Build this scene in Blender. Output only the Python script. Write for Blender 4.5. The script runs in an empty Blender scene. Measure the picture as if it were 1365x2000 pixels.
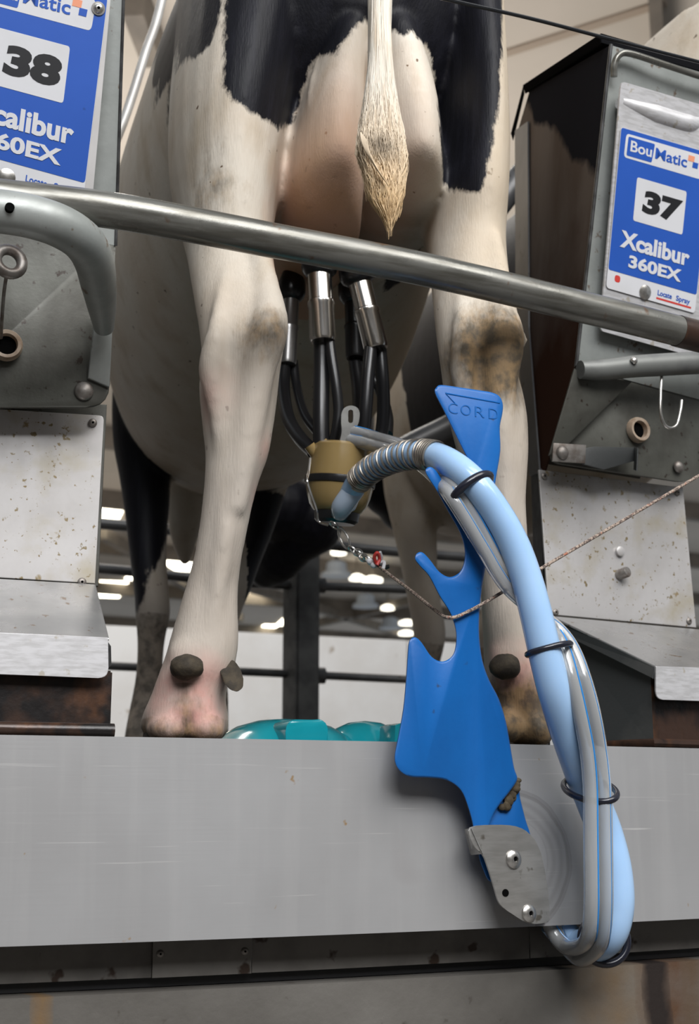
import bpy, bmesh, math, random
from math import sin, cos, pi, tan, atan, sqrt, radians
from mathutils import Vector, Matrix, noise
random.seed(7)
SC = bpy.context.scene
COL = SC.collection

# ------------------------------------------------------------------ camera, sky, lights, exposure
F = 2660.0                       # focal length in pixels of the 1365x2000 frame
YAW, PITCH = radians(23), atan(570 / F)
CAM = Vector((0, 0, -0.075))
cd = bpy.data.cameras.new('camera')
cam = bpy.data.objects.new('camera', cd); COL.objects.link(cam)
cd.sensor_fit = 'VERTICAL'; cd.sensor_height = 22.3; cd.lens = F / 2000 * 22.3
cam.location = CAM; cam.rotation_euler = (pi / 2 + PITCH, 0, -YAW)
cd.clip_start = 0.02; cd.clip_end = 300
cd.dof.use_dof = True; cd.dof.focus_distance = 1.66; cd.dof.aperture_fstop = 5.0
SC.camera = cam

w = bpy.data.worlds.new('world'); SC.world = w; w.use_nodes = True
bg = w.node_tree.nodes['Background']
bg.inputs[0].default_value = (0.86, 0.93, 1.0, 1); bg.inputs[1].default_value = 0.34

def area(name, loc, target, size, power, color, size_y=None):
    l = bpy.data.lights.new(name, 'AREA'); l.energy = power; l.color = color
    l.shape = 'RECTANGLE'; l.size = size; l.size_y = size_y or size
    o = bpy.data.objects.new(name, l); COL.objects.link(o); o.location = loc
    o.rotation_euler = (Vector(target) - Vector(loc)).to_track_quat('-Z', 'Y').to_euler()
    return o
area('daylight_opening', (2.3, -1.7, 4.2), (0.7, 1.5, 0.1), 3.2, 215, (1.0, 0.98, 0.95))
area('daylight_window', (-0.2, -2.6, 3.3), (0.5, 1.7, 0.6), 3.0, 260, (0.97, 0.98, 1.0), 2.0)
area('wall_fill', (0.8, 6.3, 5.0), (0.8, 8.6, -0.4), 4.0, 210, (1.0, 0.96, 0.9), 1.2)  # unseen fill lamp, added to brighten the white back wall
area('ceiling_fill', (3.0, 12.0, 0.2), (4.0, 12.5, 6), 5.0, 560, (1.0, 0.95, 0.88), 5.0)  # unseen lamp added to lift the roof lining from below
area('ceiling_fill_far', (6.0, 26.0, 0.2), (6.0, 26.5, 6), 8.0, 160, (1.0, 0.93, 0.82), 8.0)  # second added upward lamp, lifts the distant roof lining

SC.view_settings.view_transform = 'Standard'; SC.view_settings.look = 'None'
SC.view_settings.exposure = 0.02; SC.view_settings.gamma = 1.0
SC.view_settings.use_curve_mapping = False
SC.cycles.use_denoising = True
SC.cycles.max_bounces = 8; SC.cycles.transmission_bounces = 8; SC.cycles.transparent_max_bounces = 12
SC.cycles.caustics_reflective = False; SC.cycles.caustics_refractive = False

# ------------------------------------------------------------------ geometry of the place
FWD = Vector((sin(YAW) * cos(PITCH), cos(YAW) * cos(PITCH), sin(PITCH)))
RGT = Vector((cos(YAW), -sin(YAW), 0)); UPV = RGT.cross(FWD)
R = 6.0                                                      # radius of the rotary platform
EDGE = Vector((1.68 * sin(YAW), 1.68 * cos(YAW), 0))
CEN = Vector((EDGE.x, EDGE.y + R, 0))                        # its centre

def ray(px, py):
    return FWD + RGT * ((px - 682.5) / F) + UPV * ((1000 - py) / F)
def at(px, py, d):
    """sight line through a pixel of the photo met with the ring d metres inside the platform edge"""
    v = ray(px, py); o = CAM - CEN; r = R - d
    if d > .6: return CAM + v * ((EDGE.y + d) / v.y)             # far inside: a flat plane is close enough
    a = v.x * v.x + v.y * v.y; b = 2 * (o.x * v.x + o.y * v.y); c = o.x * o.x + o.y * o.y - r * r
    t = (-b - sqrt(b * b - 4 * a * c)) / (2 * a)
    return CAM + v * t
def on_z(px, py, z):
    v = ray(px, py); return CAM + v * ((z - CAM.z) / v.z)
def on_y(px, py, y):
    v = ray(px, py); return CAM + v * (y / v.y)
def inward(p):
    n = Vector((CEN.x - p.x, CEN.y - p.y, 0)); return n.normalized()
def ring_pt(a, d, z):            # a = angle from the point of the platform nearest the camera, + to the right
    return Vector((CEN.x + (R - d) * sin(a), CEN.y - (R - d) * cos(a), z))
def ang(p): return math.atan2(p.x - CEN.x, CEN.y - p.y)

# ------------------------------------------------------------------ mesh helpers
WLOC = {}
def obj(name, bm, mat, parent=None, smooth=True, sharp=40, keep=False, normals=True):
    if normals: bmesh.ops.recalc_face_normals(bm, faces=bm.faces)
    c = Vector((0, 0, 0))
    if not keep and len(bm.verts):
        lo = Vector([min(v.co[i] for v in bm.verts) for i in range(3)])
        hi = Vector([max(v.co[i] for v in bm.verts) for i in range(3)])
        c = (lo + hi) / 2; c.z = lo.z
        for v in bm.verts: v.co -= c
    me = bpy.data.meshes.new(name); bm.to_mesh(me); bm.free()
    for p in me.polygons: p.use_smooth = smooth and len(p.vertices) < 9
    if smooth: me.set_sharp_from_angle(angle=radians(sharp))
    for m_ in (mat if isinstance(mat, (list, tuple)) else [mat]): me.materials.append(m_)
    o = bpy.data.objects.new(name, me); COL.objects.link(o); o.location = c
    WLOC[o] = c
    if parent:
        o.parent = parent
        o.matrix_parent_inverse = Matrix.Translation(-WLOC[parent])
    return o
def tag(o, label, cat, group=None):
    o['label'] = label; o['category'] = cat
    if group: o['group'] = group
    return o
def thing(name, loc, label, cat, group=None):
    o = bpy.data.objects.new(name, None); COL.objects.link(o); o.location = loc
    o.empty_display_size = 0.05; WLOC[o] = Vector(loc)
    return tag(o, label, cat, group)
def struct(name, bm, mat, **k):
    o = obj(name, bm, mat, **k); o['kind'] = 'structure'; return o
def BM(): return bmesh.new()

def catmull(pts, n=8, closed=False):
    P = [Vector(p) for p in pts]; out = []
    N = len(P); rng = N if closed else N - 1
    for i in range(rng):
        p0 = P[(i - 1) % N] if closed or i > 0 else P[0] * 2 - P[1]
        p1 = P[i]; p2 = P[(i + 1) % N]
        p3 = P[(i + 2) % N] if closed or i + 2 < N else P[-1] * 2 - P[-2]
        for k in range(n):
            t = k / n
            out.append(0.5 * ((2 * p1) + (p2 - p0) * t + (2 * p0 - 5 * p1 + 4 * p2 - p3) * t * t + (3 * p1 - p0 - 3 * p2 + p3) * t ** 3))
    if not closed: out.append(P[-1])
    return out
def interp(vals, n):
    out = []
    for i in range(len(vals) - 1):
        for k in range(n): out.append(vals[i] + (vals[i + 1] - vals[i]) * k / n)
    return out + [vals[-1]]
def frames(P):
    T = []
    for i in range(len(P)):
        a = P[max(i - 1, 0)]; b = P[min(i + 1, len(P) - 1)]; T.append((b - a).normalized())
    n = T[0].orthogonal().normalized(); out = []
    for t in T:
        n = (n - t * n.dot(t)).normalized(); out.append((t, n, t.cross(n)))
    return out
def tube(bm, pts, r, seg=14, cap=True, smooth=8, hollow=None):
    P = catmull(pts, smooth) if smooth and len(pts) > 2 else [Vector(p) for p in pts]
    if isinstance(r, (list, tuple)):
        r = interp(list(r), smooth) if smooth and len(pts) > 2 else list(r)
    else: r = [r] * len(P)
    rings = []
    for p, (t, n, b), rr in zip(P, frames(P), r):
        rings.append([bm.verts.new(p + (n * cos(2 * pi * k / seg) + b * sin(2 * pi * k / seg)) * rr) for k in range(seg)])
    for A, B in zip(rings, rings[1:]):
        for k in range(seg):
            bm.faces.new((A[k], A[(k + 1) % seg], B[(k + 1) % seg], B[k]))
    if cap:
        bm.faces.new(rings[0][::-1]); bm.faces.new(rings[-1])
    return P
def loft(bm, rings, cap=True):
    V = [[bm.verts.new(p) for p in r] for r in rings]; n = len(V[0])
    for A, B in zip(V, V[1:]):
        for k in range(n): bm.faces.new((A[k], A[(k + 1) % n], B[(k + 1) % n], B[k]))
    if cap: bm.faces.new(V[0][::-1]); bm.faces.new(V[-1])
def lathe(bm, o, axis, prof, seg=24, cap=True):
    ax = Vector(axis).normalized(); n = ax.orthogonal().normalized(); b = ax.cross(n); o = Vector(o)
    loft(bm, [[o + ax * t + (n * cos(2 * pi * k / seg) + b * sin(2 * pi * k / seg)) * max(r, 1e-5) for k in range(seg)] for t, r in prof], cap)
def torus(bm, c, axis, R1, r, seg=28, sub=10, sx=1.0, up=None):
    ax = Vector(axis).normalized()
    n = (Vector(up) - ax * ax.dot(Vector(up))).normalized() if up else ax.orthogonal().normalized()
    b = ax.cross(n); c = Vector(c); V = []
    for i in range(seg):
        a = 2 * pi * i / seg; dirv = n * cos(a) * sx + b * sin(a); q = c + dirv * R1; dn = dirv.normalized()
        V.append([bm.verts.new(q + (dn * cos(2 * pi * j / sub) + ax * sin(2 * pi * j / sub)) * r) for j in range(sub)])
    for i in range(seg):
        for j in range(sub):
            A, B = V[i], V[(i + 1) % seg]
            bm.faces.new((A[j], A[(j + 1) % sub], B[(j + 1) % sub], B[j]))
def prism(bm, pts, off, bevel=0.0, seg=2):
    """closed outline pts pushed along off"""
    off = Vector(off)
    A = [bm.verts.new(Vector(p)) for p in pts]; B = [bm.verts.new(Vector(p) + off) for p in pts]
    n = len(A); fs = [bm.faces.new(A), bm.faces.new(B[::-1])]
    for k in range(n): bm.faces.new((A[k], B[k], B[(k + 1) % n], A[(k + 1) % n]))
    if bevel:
        es = [e for f in fs for e in f.edges]
        bmesh.ops.bevel(bm, geom=es, offset=bevel, segments=seg, affect='EDGES', profile=0.5, clamp_overlap=True)
def rounded(pts, r, n=5):
    """round the corners of an outline (r number or list)"""
    P = [Vector(p) for p in pts]; out = []; N = len(P)
    for i in range(N):
        rr = r[i] if isinstance(r, (list, tuple)) else r
        if rr <= 0: out.append(P[i]); continue
        a = (P[i - 1] - P[i]); b = (P[(i + 1) % N] - P[i])
        ra = min(rr, a.length * .48); rb = min(rr, b.length * .48)
        A = P[i] + a.normalized() * ra; B = P[i] + b.normalized() * rb
        for k in range(n + 1):
            t = k / n; out.append(A * (1 - t) ** 2 + P[i] * 2 * t * (1 - t) + B * t * t)
    return out
def box8(bm, f4, b4, bevel=0.0):
    A = [bm.verts.new(Vector(p)) for p in f4]; B = [bm.verts.new(Vector(p)) for p in b4]
    fs = [bm.faces.new(A), bm.faces.new(B[::-1])]
    for k in range(4): fs.append(bm.faces.new((A[k], B[k], B[(k + 1) % 4], A[(k + 1) % 4])))
    if bevel: bmesh.ops.bevel(bm, geom=list({e for f in fs for e in f.edges}), offset=bevel, segments=2, affect='EDGES', clamp_overlap=True)
def bolt(name, p, n, r, mat, parent, h=0.5, washer=False, dark=None):
    """button head with a hex socket (or a plain dome when dark is None), n points out of the surface"""
    bm = BM(); n = Vector(n).normalized()
    if washer: lathe(bm, p, n, [(0, r * 1.35), (r * .18, r * 1.35), (r * .2, r * 1.0)])
    if dark:
        lathe(bm, p, n, [(-r * .1, r), (r * .15, r), (r * h * .75, r * .8), (r * h, r * .42), (r * h, r * .3), (r * h * .4, r * .28)], 18)
    else:
        lathe(bm, p, n, [(-r * .1, r), (r * .1, r), (r * h * .55, r * .85), (r * h * .88, r * .5), (r * h, r * .02)], 18)
    o = obj(name, bm, mat, parent)
    if dark:
        b2 = BM(); lathe(b2, Vector(p) + n * r * h * .42, n, [(0, r * .27), (r * .06, r * .27)], 6)
        obj('socket', b2, dark, o)
    return o

# ------------------------------------------------------------------ materials
def nt(name):
    m = bpy.data.materials.new(name); m.use_nodes = True
    t = m.node_tree; return m, t, t.nodes['Principled BSDF']
def N(t, kind, **k):
    n = t.nodes.new(kind)
    for a, b in k.items(): setattr(n, a, b)
    return n
def coords(t, scale=None):
    tc = N(t, 'ShaderNodeTexCoord')
    if scale is None: return tc.outputs['Object']
    mp = N(t, 'ShaderNodeMapping'); mp.inputs['Scale'].default_value = scale
    t.links.new(tc.outputs['Object'], mp.inputs[0]); return mp.outputs[0]
def noi(t, co, scale, detail=5, rough=.55, lo=.4, hi=.6, dist=0):
    n = N(t, 'ShaderNodeTexNoise'); n.inputs['Scale'].default_value = scale
    n.inputs['Detail'].default_value = detail; n.inputs['Roughness'].default_value = rough
    n.inputs['Distortion'].default_value = dist
    t.links.new(co, n.inputs['Vector'])
    mr = N(t, 'ShaderNodeMapRange'); mr.inputs[1].default_value = lo; mr.inputs[2].default_value = hi
    t.links.new(n.outputs['Fac'], mr.inputs[0]); return mr.outputs[0]
def mix(t, fac, a, b):
    m = N(t, 'ShaderNodeMix', data_type='RGBA')
    for s, v in ((m.inputs[0], fac), (m.inputs[6], a), (m.inputs[7], b)):
        if hasattr(v, 'node'): t.links.new(v, s)
        elif isinstance(v, (int, float)): s.default_value = v
        else: s.default_value = (*v, 1)
    return m.outputs[2]
def mth(t, op, a, b=0.0, c=0.0, clamp=False):
    m = N(t, 'ShaderNodeMath', operation=op, use_clamp=clamp)
    for s, v in zip(m.inputs, (a, b, c)):
        if hasattr(v, 'node'): t.links.new(v, s)
        else: s.default_value = v
    return m.outputs[0]
def bump(t, bs, h, strength, dist=.002):
    b = N(t, 'ShaderNodeBump'); b.inputs['Strength'].default_value = strength; b.inputs['Distance'].default_value = dist
    t.links.new(h, b.inputs['Height']); t.links.new(b.outputs[0], bs.inputs['Normal'])
def material(name, base, rough=.5, metal=0., alt=None, alt_scale=8, alt_rng=(.42, .62), spots=None, spot_scale=60, spot_rng=(.64, .70),
             stretch=None, bmp=0, bmp_scale=200, spec=None, coat=0, rough_var=0, layers=()):
    m, t, bs = nt(name); co = coords(t, stretch); c0 = coords(t)
    col = base
    if alt: col = mix(t, noi(t, co, alt_scale, lo=alt_rng[0], hi=alt_rng[1]), base, alt)
    for (c, s, rng, st) in layers:
        col = mix(t, noi(t, coords(t, st) if st else c0, s, lo=rng[0], hi=rng[1]), col, c)
    if spots: col = mix(t, noi(t, c0, spot_scale, detail=3, lo=spot_rng[0], hi=spot_rng[1]), col, spots)
    if hasattr(col, 'node'): t.links.new(col, bs.inputs['Base Color'])
    else: bs.inputs['Base Color'].default_value = (*col, 1)
    bs.inputs['Roughness'].default_value = rough; bs.inputs['Metallic'].default_value = metal
    if rough_var:
        rv = noi(t, c0, 14, lo=.3, hi=.7)
        t.links.new(mth(t, 'MULTIPLY_ADD', rv, rough_var, rough - rough_var / 2), bs.inputs['Roughness'])
    if spec is not None: bs.inputs['Specular IOR Level'].default_value = spec
    if coat: bs.inputs['Coat Weight'].default_value = coat; bs.inputs['Coat Roughness'].default_value = .1
    if bmp: bump(t, bs, noi(t, c0, bmp_scale, lo=0, hi=1), bmp)
    return m
def glow(name, color, strength):
    m, t, bs = nt(name); bs.inputs['Base Color'].default_value = (*color, 1)
    bs.inputs['Emission Color'].default_value = (*color, 1); bs.inputs['Emission Strength'].default_value = strength
    return m

M = {}
M['galv'] = material('galvanised_steel', (.34, .355, .34), .45, .3, alt=(.26, .275, .26), alt_scale=14, spots=(.16, .12, .09), spot_scale=45, rough_var=.25, bmp=.15, bmp_scale=60)
M['rail'] = material('worn_galvanised_rail', (.20, .197, .178), .30, .55, alt=(.12, .115, .098), alt_scale=10, stretch=(1, 6, 12), spots=(.14, .09, .06), spot_scale=30, rough_var=.2, bmp=.12, bmp_scale=90)
M['gusset'] = material('dirty_steel_plate', (.098, .098, .084), .5, .25, alt=(.045, .042, .034), alt_scale=8, spots=(.03, .02, .014), spot_scale=70, rough_var=.2, bmp=.1)
M['alu'] = material('speckled_aluminium_panel', (.56, .54, .53), .42, .35, alt=(.42, .40, .385), alt_scale=7, spots=(.24, .185, .10), spot_scale=95, spot_rng=(.64, .69), rough_var=.2, layers=(((.40, .35, .25), 16, (.52, .80), None), ((.24, .18, .10), 150, (.66, .70), None), ((.30, .23, .13), 42, (.66, .72), None)))
M['shelf'] = material('wet_aluminium_shelf', (.34, .335, .33), .3, .5, alt=(.26, .26, .26), alt_scale=9, spots=(.17, .12, .08), rough_var=.15)
M['lip'] = material('brushed_aluminium_lip', (.68, .67, .68), .38, .4, alt=(.55, .54, .54), alt_scale=40, stretch=(1, 1, 6), spots=(.5, .46, .4), spot_scale=60)
M['rust'] = material('wet_rusted_steel', (.05, .028, .020), .32, .2, alt=(.17, .07, .028), alt_scale=7, alt_rng=(.5, .75), stretch=(3, 3, .8), spots=(.012, .010, .010), spot_scale=18, spot_rng=(.45, .62), bmp=.3, bmp_scale=60)
def make_side_mat():
    """bare rusty steel with a black tarry splash that runs down from the top corner"""
    m, t, bs = nt('rusty_stained_steel_side'); co = coords(t)
    col = mix(t, noi(t, coords(t, (1, 1, .4)), 6, lo=.35, hi=.65), (.17, .145, .13), (.12, .095, .08))
    sx = N(t, 'ShaderNodeSeparateXYZ'); t.links.new(co, sx.inputs[0])
    nz = noi(t, co, 7, lo=.2, hi=.8)
    low = mth(t, 'MULTIPLY_ADD', mth(t, 'MULTIPLY_ADD', nz, .16, sx.outputs[2]), -4.5, 4.5 * side(1100, 480).z + .5, clamp=True)
    col = mix(t, low, col, (.055, .028, .020))
    a, b = side(1085, 268), side(1160, 335)
    # black above a slanting, wavy line through two points of the panel
    sl = (b.z - a.z) / (b.y - a.y)
    ln = mth(t, 'SUBTRACT', mth(t, 'MULTIPLY_ADD', nz, .06, sx.outputs[2]), mth(t, 'MULTIPLY_ADD', sx.outputs[1], sl, a.z - sl * a.y + .03))
    col = mix(t, mth(t, 'MULTIPLY_ADD', ln, 60, .5, clamp=True), col, (.020, .020, .024))
    t.links.new(col, bs.inputs['Base Color']); bs.inputs['Specular IOR Level'].default_value = 0; bs.inputs['Roughness'].default_value = .6
    bump(t, bs, noi(t, co, 120, lo=0, hi=1), .1); return m

M['slate'] = material('dark_stained_steel', (.052, .055, .055), .42, .1, alt=(.10, .10, .095), alt_scale=9, alt_rng=(.55, .8), bmp=.1)
M['black_steel'] = material('black_steel_edge', (.018, .017, .017), .45, .1, alt=(.06, .06, .06), alt_scale=30)
M['chrome'] = material('polished_stainless', (.72, .70, .67), .2, 1., alt=(.6, .58, .55), alt_scale=12)
M['inox'] = material('brushed_stainless', (.52, .51, .49), .34, .75, alt=(.42, .41, .39), alt_scale=16, stretch=(1, 1, 6), spots=(.22, .2, .17), spot_scale=40, rough_var=.1)
M['bolt'] = material('zinc_bolt', (.60, .58, .55), .28, .9, alt=(.4, .38, .35), alt_scale=90)
M['oldbolt'] = material('dull_bolt', (.27, .25, .23), .45, .6, alt=(.16, .13, .11), alt_scale=60)
M['hole'] = material('dark_hole', (.004, .004, .004), .9, spec=0)
M['bush'] = material('worn_plastic_bushing', (.42, .33, .25), .5, alt=(.24, .16, .1), alt_scale=40)
M['signblue'] = material('sign_blue', (.018, .085, .40), .38, alt=(.022, .095, .44), alt_scale=5, spots=(.012, .05, .22), spot_scale=30, spot_rng=(.7, .75))
M['signwhite'] = material('sign_white', (.62, .62, .64), .4, alt=(.57, .57, .58), alt_scale=8)
M['signgrey'] = material('sign_backing', (.58, .56, .55), .4, .2, alt=(.52, .5, .49), alt_scale=10)
M['ink'] = material('sign_black', (.012, .012, .014), .4)
M['orange'] = material('sign_orange', (.75, .30, .17), .4)
M['red'] = material('sign_red', (.55, .05, .04), .4)
M['blue'] = material('moulded_blue_plastic', (.007, .118, .40), .36, alt=(.007, .104, .36), alt_scale=14, stretch=(1, 1, .5), spots=(.02, .06, .16), spot_scale=40, spot_rng=(.70, .76), bmp=.08, bmp_scale=120, spec=.4)
M['rubber'] = material('black_rubber', (.012, .012, .013), .28, spec=.5, bmp=.05, bmp_scale=90)
M['ring'] = material('navy_black_rubber_ring', (.012, .013, .022), .24, spec=.6)
M['cordm'] = material('braided_cord', (.38, .30, .24), .75, alt=(.10, .07, .06), alt_scale=320, alt_rng=(.46, .54), layers=(((.35, .12, .07), 180, (.6, .66), None),))
M['cable'] = material('black_cable', (.012, .013, .015), .3)
M['teal'] = material('glossy_teal_plastic', (.008, .25, .29), .16, alt=(.012, .30, .36), alt_scale=6, coat=.6)
M['amber'] = None
# ------------------------------------------------------------------ barn shell
def quad_plate(name, pts, mat, th=None, **k):
    bm = BM(); prism(bm, pts, th); return struct(name, bm, mat, **k)
M['concrete'] = material('stained_concrete', (.20, .185, .165), .75, alt=(.13, .115, .10), alt_scale=4, spots=(.05, .04, .03), spot_scale=25, spot_rng=(.66, .74), bmp=.3, bmp_scale=80,
                         layers=(((.27, .22, .15), 6, (.6, .8), None),))
M['deck'] = material('wet_platform_rubber', (.045, .043, .040), .4, alt=(.08, .07, .06), alt_scale=12)
M['pitfloor'] = material('pit_floor', (.16, .15, .14), .6, alt=(.10, .095, .09), alt_scale=3)
M['whitewall'] = material('white_wall_panel', (.80, .79, .78), .5, alt=(.74, .72, .70), alt_scale=3, spots=(.42, .36, .3), spot_scale=9, spot_rng=(.68, .78))
M['ceil'] = material('beige_roof_lining', (.56, .50, .44), .7, alt=(.50, .45, .39), alt_scale=.4)
M['beam'] = material('painted_roof_steel', (.20, .17, .14), .6, alt=(.14, .12, .10), alt_scale=2)
M['seam'] = material('roof_panel_seam', (.36, .29, .23), .7)
M['skylight'] = glow('daylit_rooflight_panel', (1.0, .93, .74), 7.0)
M['lampglass'] = material('frosted_lamp_shade', (.62, .68, .76), .3)
M['lampbulb'] = glow('lit_lamp', (1.0, .95, .8), 3.0)
M['stall'] = material('dull_stall_pipe', (.075, .075, .078), .38, .5, alt=(.12, .12, .12), alt_scale=6, spots=(.04, .03, .02), spot_scale=30)
M['stallpost'] = material('galvanised_stall_post', (.17, .17, .165), .42, .5, alt=(.10, .10, .10), alt_scale=10)
M['pale_pipe'] = material('pale_pipe', (.50, .49, .47), .35, .3, alt=(.38, .36, .34), alt_scale=10)
M['strip'] = material('weathered_kick_strip', (.17, .158, .142), .5, .25, alt=(.105, .096, .086), alt_scale=9, spots=(.035, .02, .012), spot_scale=30, layers=(((.13, .12, .11), 14, (.55, .8), None),))

# edge plate with drips, scratches and the arc worn by the swinging arm
def make_plate_mat():
    m, t, bs = nt('brushed_edge_plate'); co = coords(t)
    col = mix(t, noi(t, co, 3.5, lo=.35, hi=.65), (.39, .388, .39), (.34, .335, .335))
    mp = coords(t, (6, 6, 260)); col = mix(t, noi(t, mp, 1.0, detail=2, lo=.68, hi=.8), col, (.50, .49, .48))
    mp2 = coords(t, (40, 40, 2.2)); col = mix(t, mth(t, 'MULTIPLY', noi(t, mp2, 1.0, lo=.5, hi=.8), .22), col, (.50, .49, .48))
    col = mix(t, noi(t, co, 34, detail=3, lo=.72, hi=.76), col, (.30, .2, .1))
    col = mix(t, noi(t, co, 5, detail=2, lo=.68, hi=.75), col, (.33, .32, .32))
    pc = at(1000, 1682, 0)
    sx = N(t, 'ShaderNodeSeparateXYZ'); t.links.new(co, sx.inputs[0])
    dx = mth(t, 'SUBTRACT', sx.outputs[0], pc.x); dz = mth(t, 'SUBTRACT', sx.outputs[2], pc.z)
    dd = mth(t, 'SQRT', mth(t, 'ADD', mth(t, 'MULTIPLY', dx, dx), mth(t, 'MULTIPLY', dz, dz)))
    # concentric wear rings, broken up by noise
    nn = noi(t, co, 16, detail=3, lo=.3, hi=.7)
    d2 = mth(t, 'MULTIPLY_ADD', nn, .004, dd)
    wv = mth(t, 'SINE', mth(t, 'MULTIPLY', d2, 520.0))
    band = mth(t, 'MULTIPLY', mth(t, 'GREATER_THAN', dd, .052), mth(t, 'LESS_THAN', d2, .088))
    right = mth(t, 'GREATER_THAN', mth(t, 'ADD', dx, mth(t, 'MULTIPLY', dz, .25)), .012)
    fac = mth(t, 'MULTIPLY', mth(t, 'MULTIPLY', band, right), mth(t, 'MULTIPLY_ADD', wv, .18, .30))
    col = mix(t, fac, col, (.24, .235, .23))
    edge = mth(t, 'MULTIPLY', mth(t, 'MULTIPLY', mth(t, 'GREATER_THAN', d2, .084), mth(t, 'LESS_THAN', d2, .092)), right)
    col = mix(t, mth(t, 'MULTIPLY', edge, .4), col, (.22, .21, .205))
    t.links.new(col, bs.inputs['Base Color'])
    bs.inputs['Metallic'].default_value = .25; bs.inputs['Roughness'].default_value = .42
    bump(t, bs, noi(t, coords(t, (8, 8, 300)), 1, lo=0, hi=1), .06, .001)
    return m
M['plate'] = make_plate_mat()
# concrete pit wall with rust runs
def make_pit_mat():
    m, t, bs = nt('rust_streaked_pit_wall'); co = coords(t)
    col = mix(t, noi(t, co, 5, lo=.35, hi=.65), (.14, .13, .116), (.085, .077, .067))
    col = mix(t, noi(t, co, 40, detail=3, lo=.66, hi=.74), col, (.06, .05, .04))
    sx = N(t, 'ShaderNodeSeparateXYZ'); t.links.new(co, sx.inputs[0])
    wob = noi(t, coords(t, (6, 6, 2.5)), 3, lo=0, hi=1)
    x = mth(t, 'MULTIPLY_ADD', wob, .03, mth(t, 'ADD', sx.outputs[0], -.015))
    for (px, py, wd, c, k) in ((80, 1960, .012, (.17, .10, .04), .9), (1200, 1930, .07, (.15, .10, .055), .6), (1310, 1930, .06, (.085, .042, .02), .9), (1352, 1930, .02, (.09, .055, .03), .8), (1282, 1930, .022, (.012, .006, .004), 1.5)):
        p = at(px, py, .030)
        f = mth(t, 'SUBTRACT', 1.0, mth(t, 'DIVIDE', mth(t, 'ABSOLUTE', mth(t, 'SUBTRACT', x, p.x)), wd), clamp=True)
        f = mth(t, 'MULTIPLY', mth(t, 'SQRT', f), mth(t, 'MULTIPLY_ADD', noi(t, co, 30, lo=.3, hi=.7), .4, k * .75))
        col = mix(t, f, col, c)
    t.links.new(col, bs.inputs['Base Color']); bs.inputs['Roughness'].default_value = .7
    bump(t, bs, noi(t, co, 90, lo=0, hi=1), .3, .002)
    return m
M['pitwall'] = make_pit_mat()

def arc_wall(bm, a0, a1, d, z0, z1, th, n=60, z0b=None):
    """curved slab that follows the ring; th > 0 goes inward"""
    rings = []
    for i in range(n + 1):
        a = a0 + (a1 - a0) * i / n
        rings.append([ring_pt(a, d, z1), ring_pt(a, d, z0), ring_pt(a, d + th, z0), ring_pt(a, d + th, z1)])
    loft(bm, rings)
A0, A1 = -.20, .24
Z_PLATE = at(700, 1824, 0).z
bm = BM(); arc_wall(bm, A0, A1, 0.0, Z_PLATE, 0.0, .004)
tag(obj('platform_edge_plate', bm, M['plate'], keep=True, sharp=30), 'long grey brushed metal edge plate of the rotary platform under the hooves', 'edge plate')
# deck (ring), pit floor
bm = BM(); 
rings = []
for i in range(97):
    a = -pi * .5 + pi * i / 96 * 1.0
    rings.append([ring_pt(a, .007, 0), ring_pt(a, .007, -.10), ring_pt(a, 3.0, -.10), ring_pt(a, 3.0, 0)])
loft(bm, rings)
struct('floor', bm, M['deck'], sharp=30)
bm = BM(); box8(bm, [(-14, -8, -1.25), (16, -8, -1.25), (16, 40, -1.25), (-14, 40, -1.25)], [(-14, -8, -1.35), (16, -8, -1.35), (16, 40, -1.35), (-14, 40, -1.35)])
struct('floor_pit', bm, M['pitfloor'])
# kick strip below the plate: three lengths and a splice
zt, zb = Z_PLATE + .02, at(560, 1897, .055).z
def strip_piece(pxa, pxb, d, nm, parent):
    aa = ang(at(pxa, 1880, d)); ab = ang(at(pxb, 1880, d))
    b = BM(); arc_wall(b, aa, ab, d, zb, zt, .010, 20); return obj(nm, b, M['strip'], parent, sharp=30)
ks = thing('kick_strip', at(400, 1900, .055), 'dark weathered metal kick strip running below the edge plate', 'kick strip')
strip_piece(-260, 296, .055, 'strip_length', ks); strip_piece(492, 1034, .055, 'strip_length', ks); strip_piece(1036, 1700, .057, 'strip_length', ks)
sp = strip_piece(298, 491, .051, 'splice_plate', ks)
for (x, y) in ((313, 1863), (478, 1858)):
    p = at(x, y, .051); bolt('screw', p, -inward(p), .0045, M['oldbolt'], ks, .5, dark=M['hole'])
bm = BM(); arc_wall(bm, A0, A1, .066, zb - .0115, zb + .01, .04)  # black strip stands in for the dark open gap
tag(obj('gap_filler', bm, M['rubber'], keep=True), 'black strip added to fill the dark gap under the kick strip', 'gap strip')
bm = BM(); arc_wall(bm, A0, A1, .030, -1.25, zb - .0125, .15)
struct('wall_pit', bm, M['pitwall'], keep=True, sharp=30)

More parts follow.
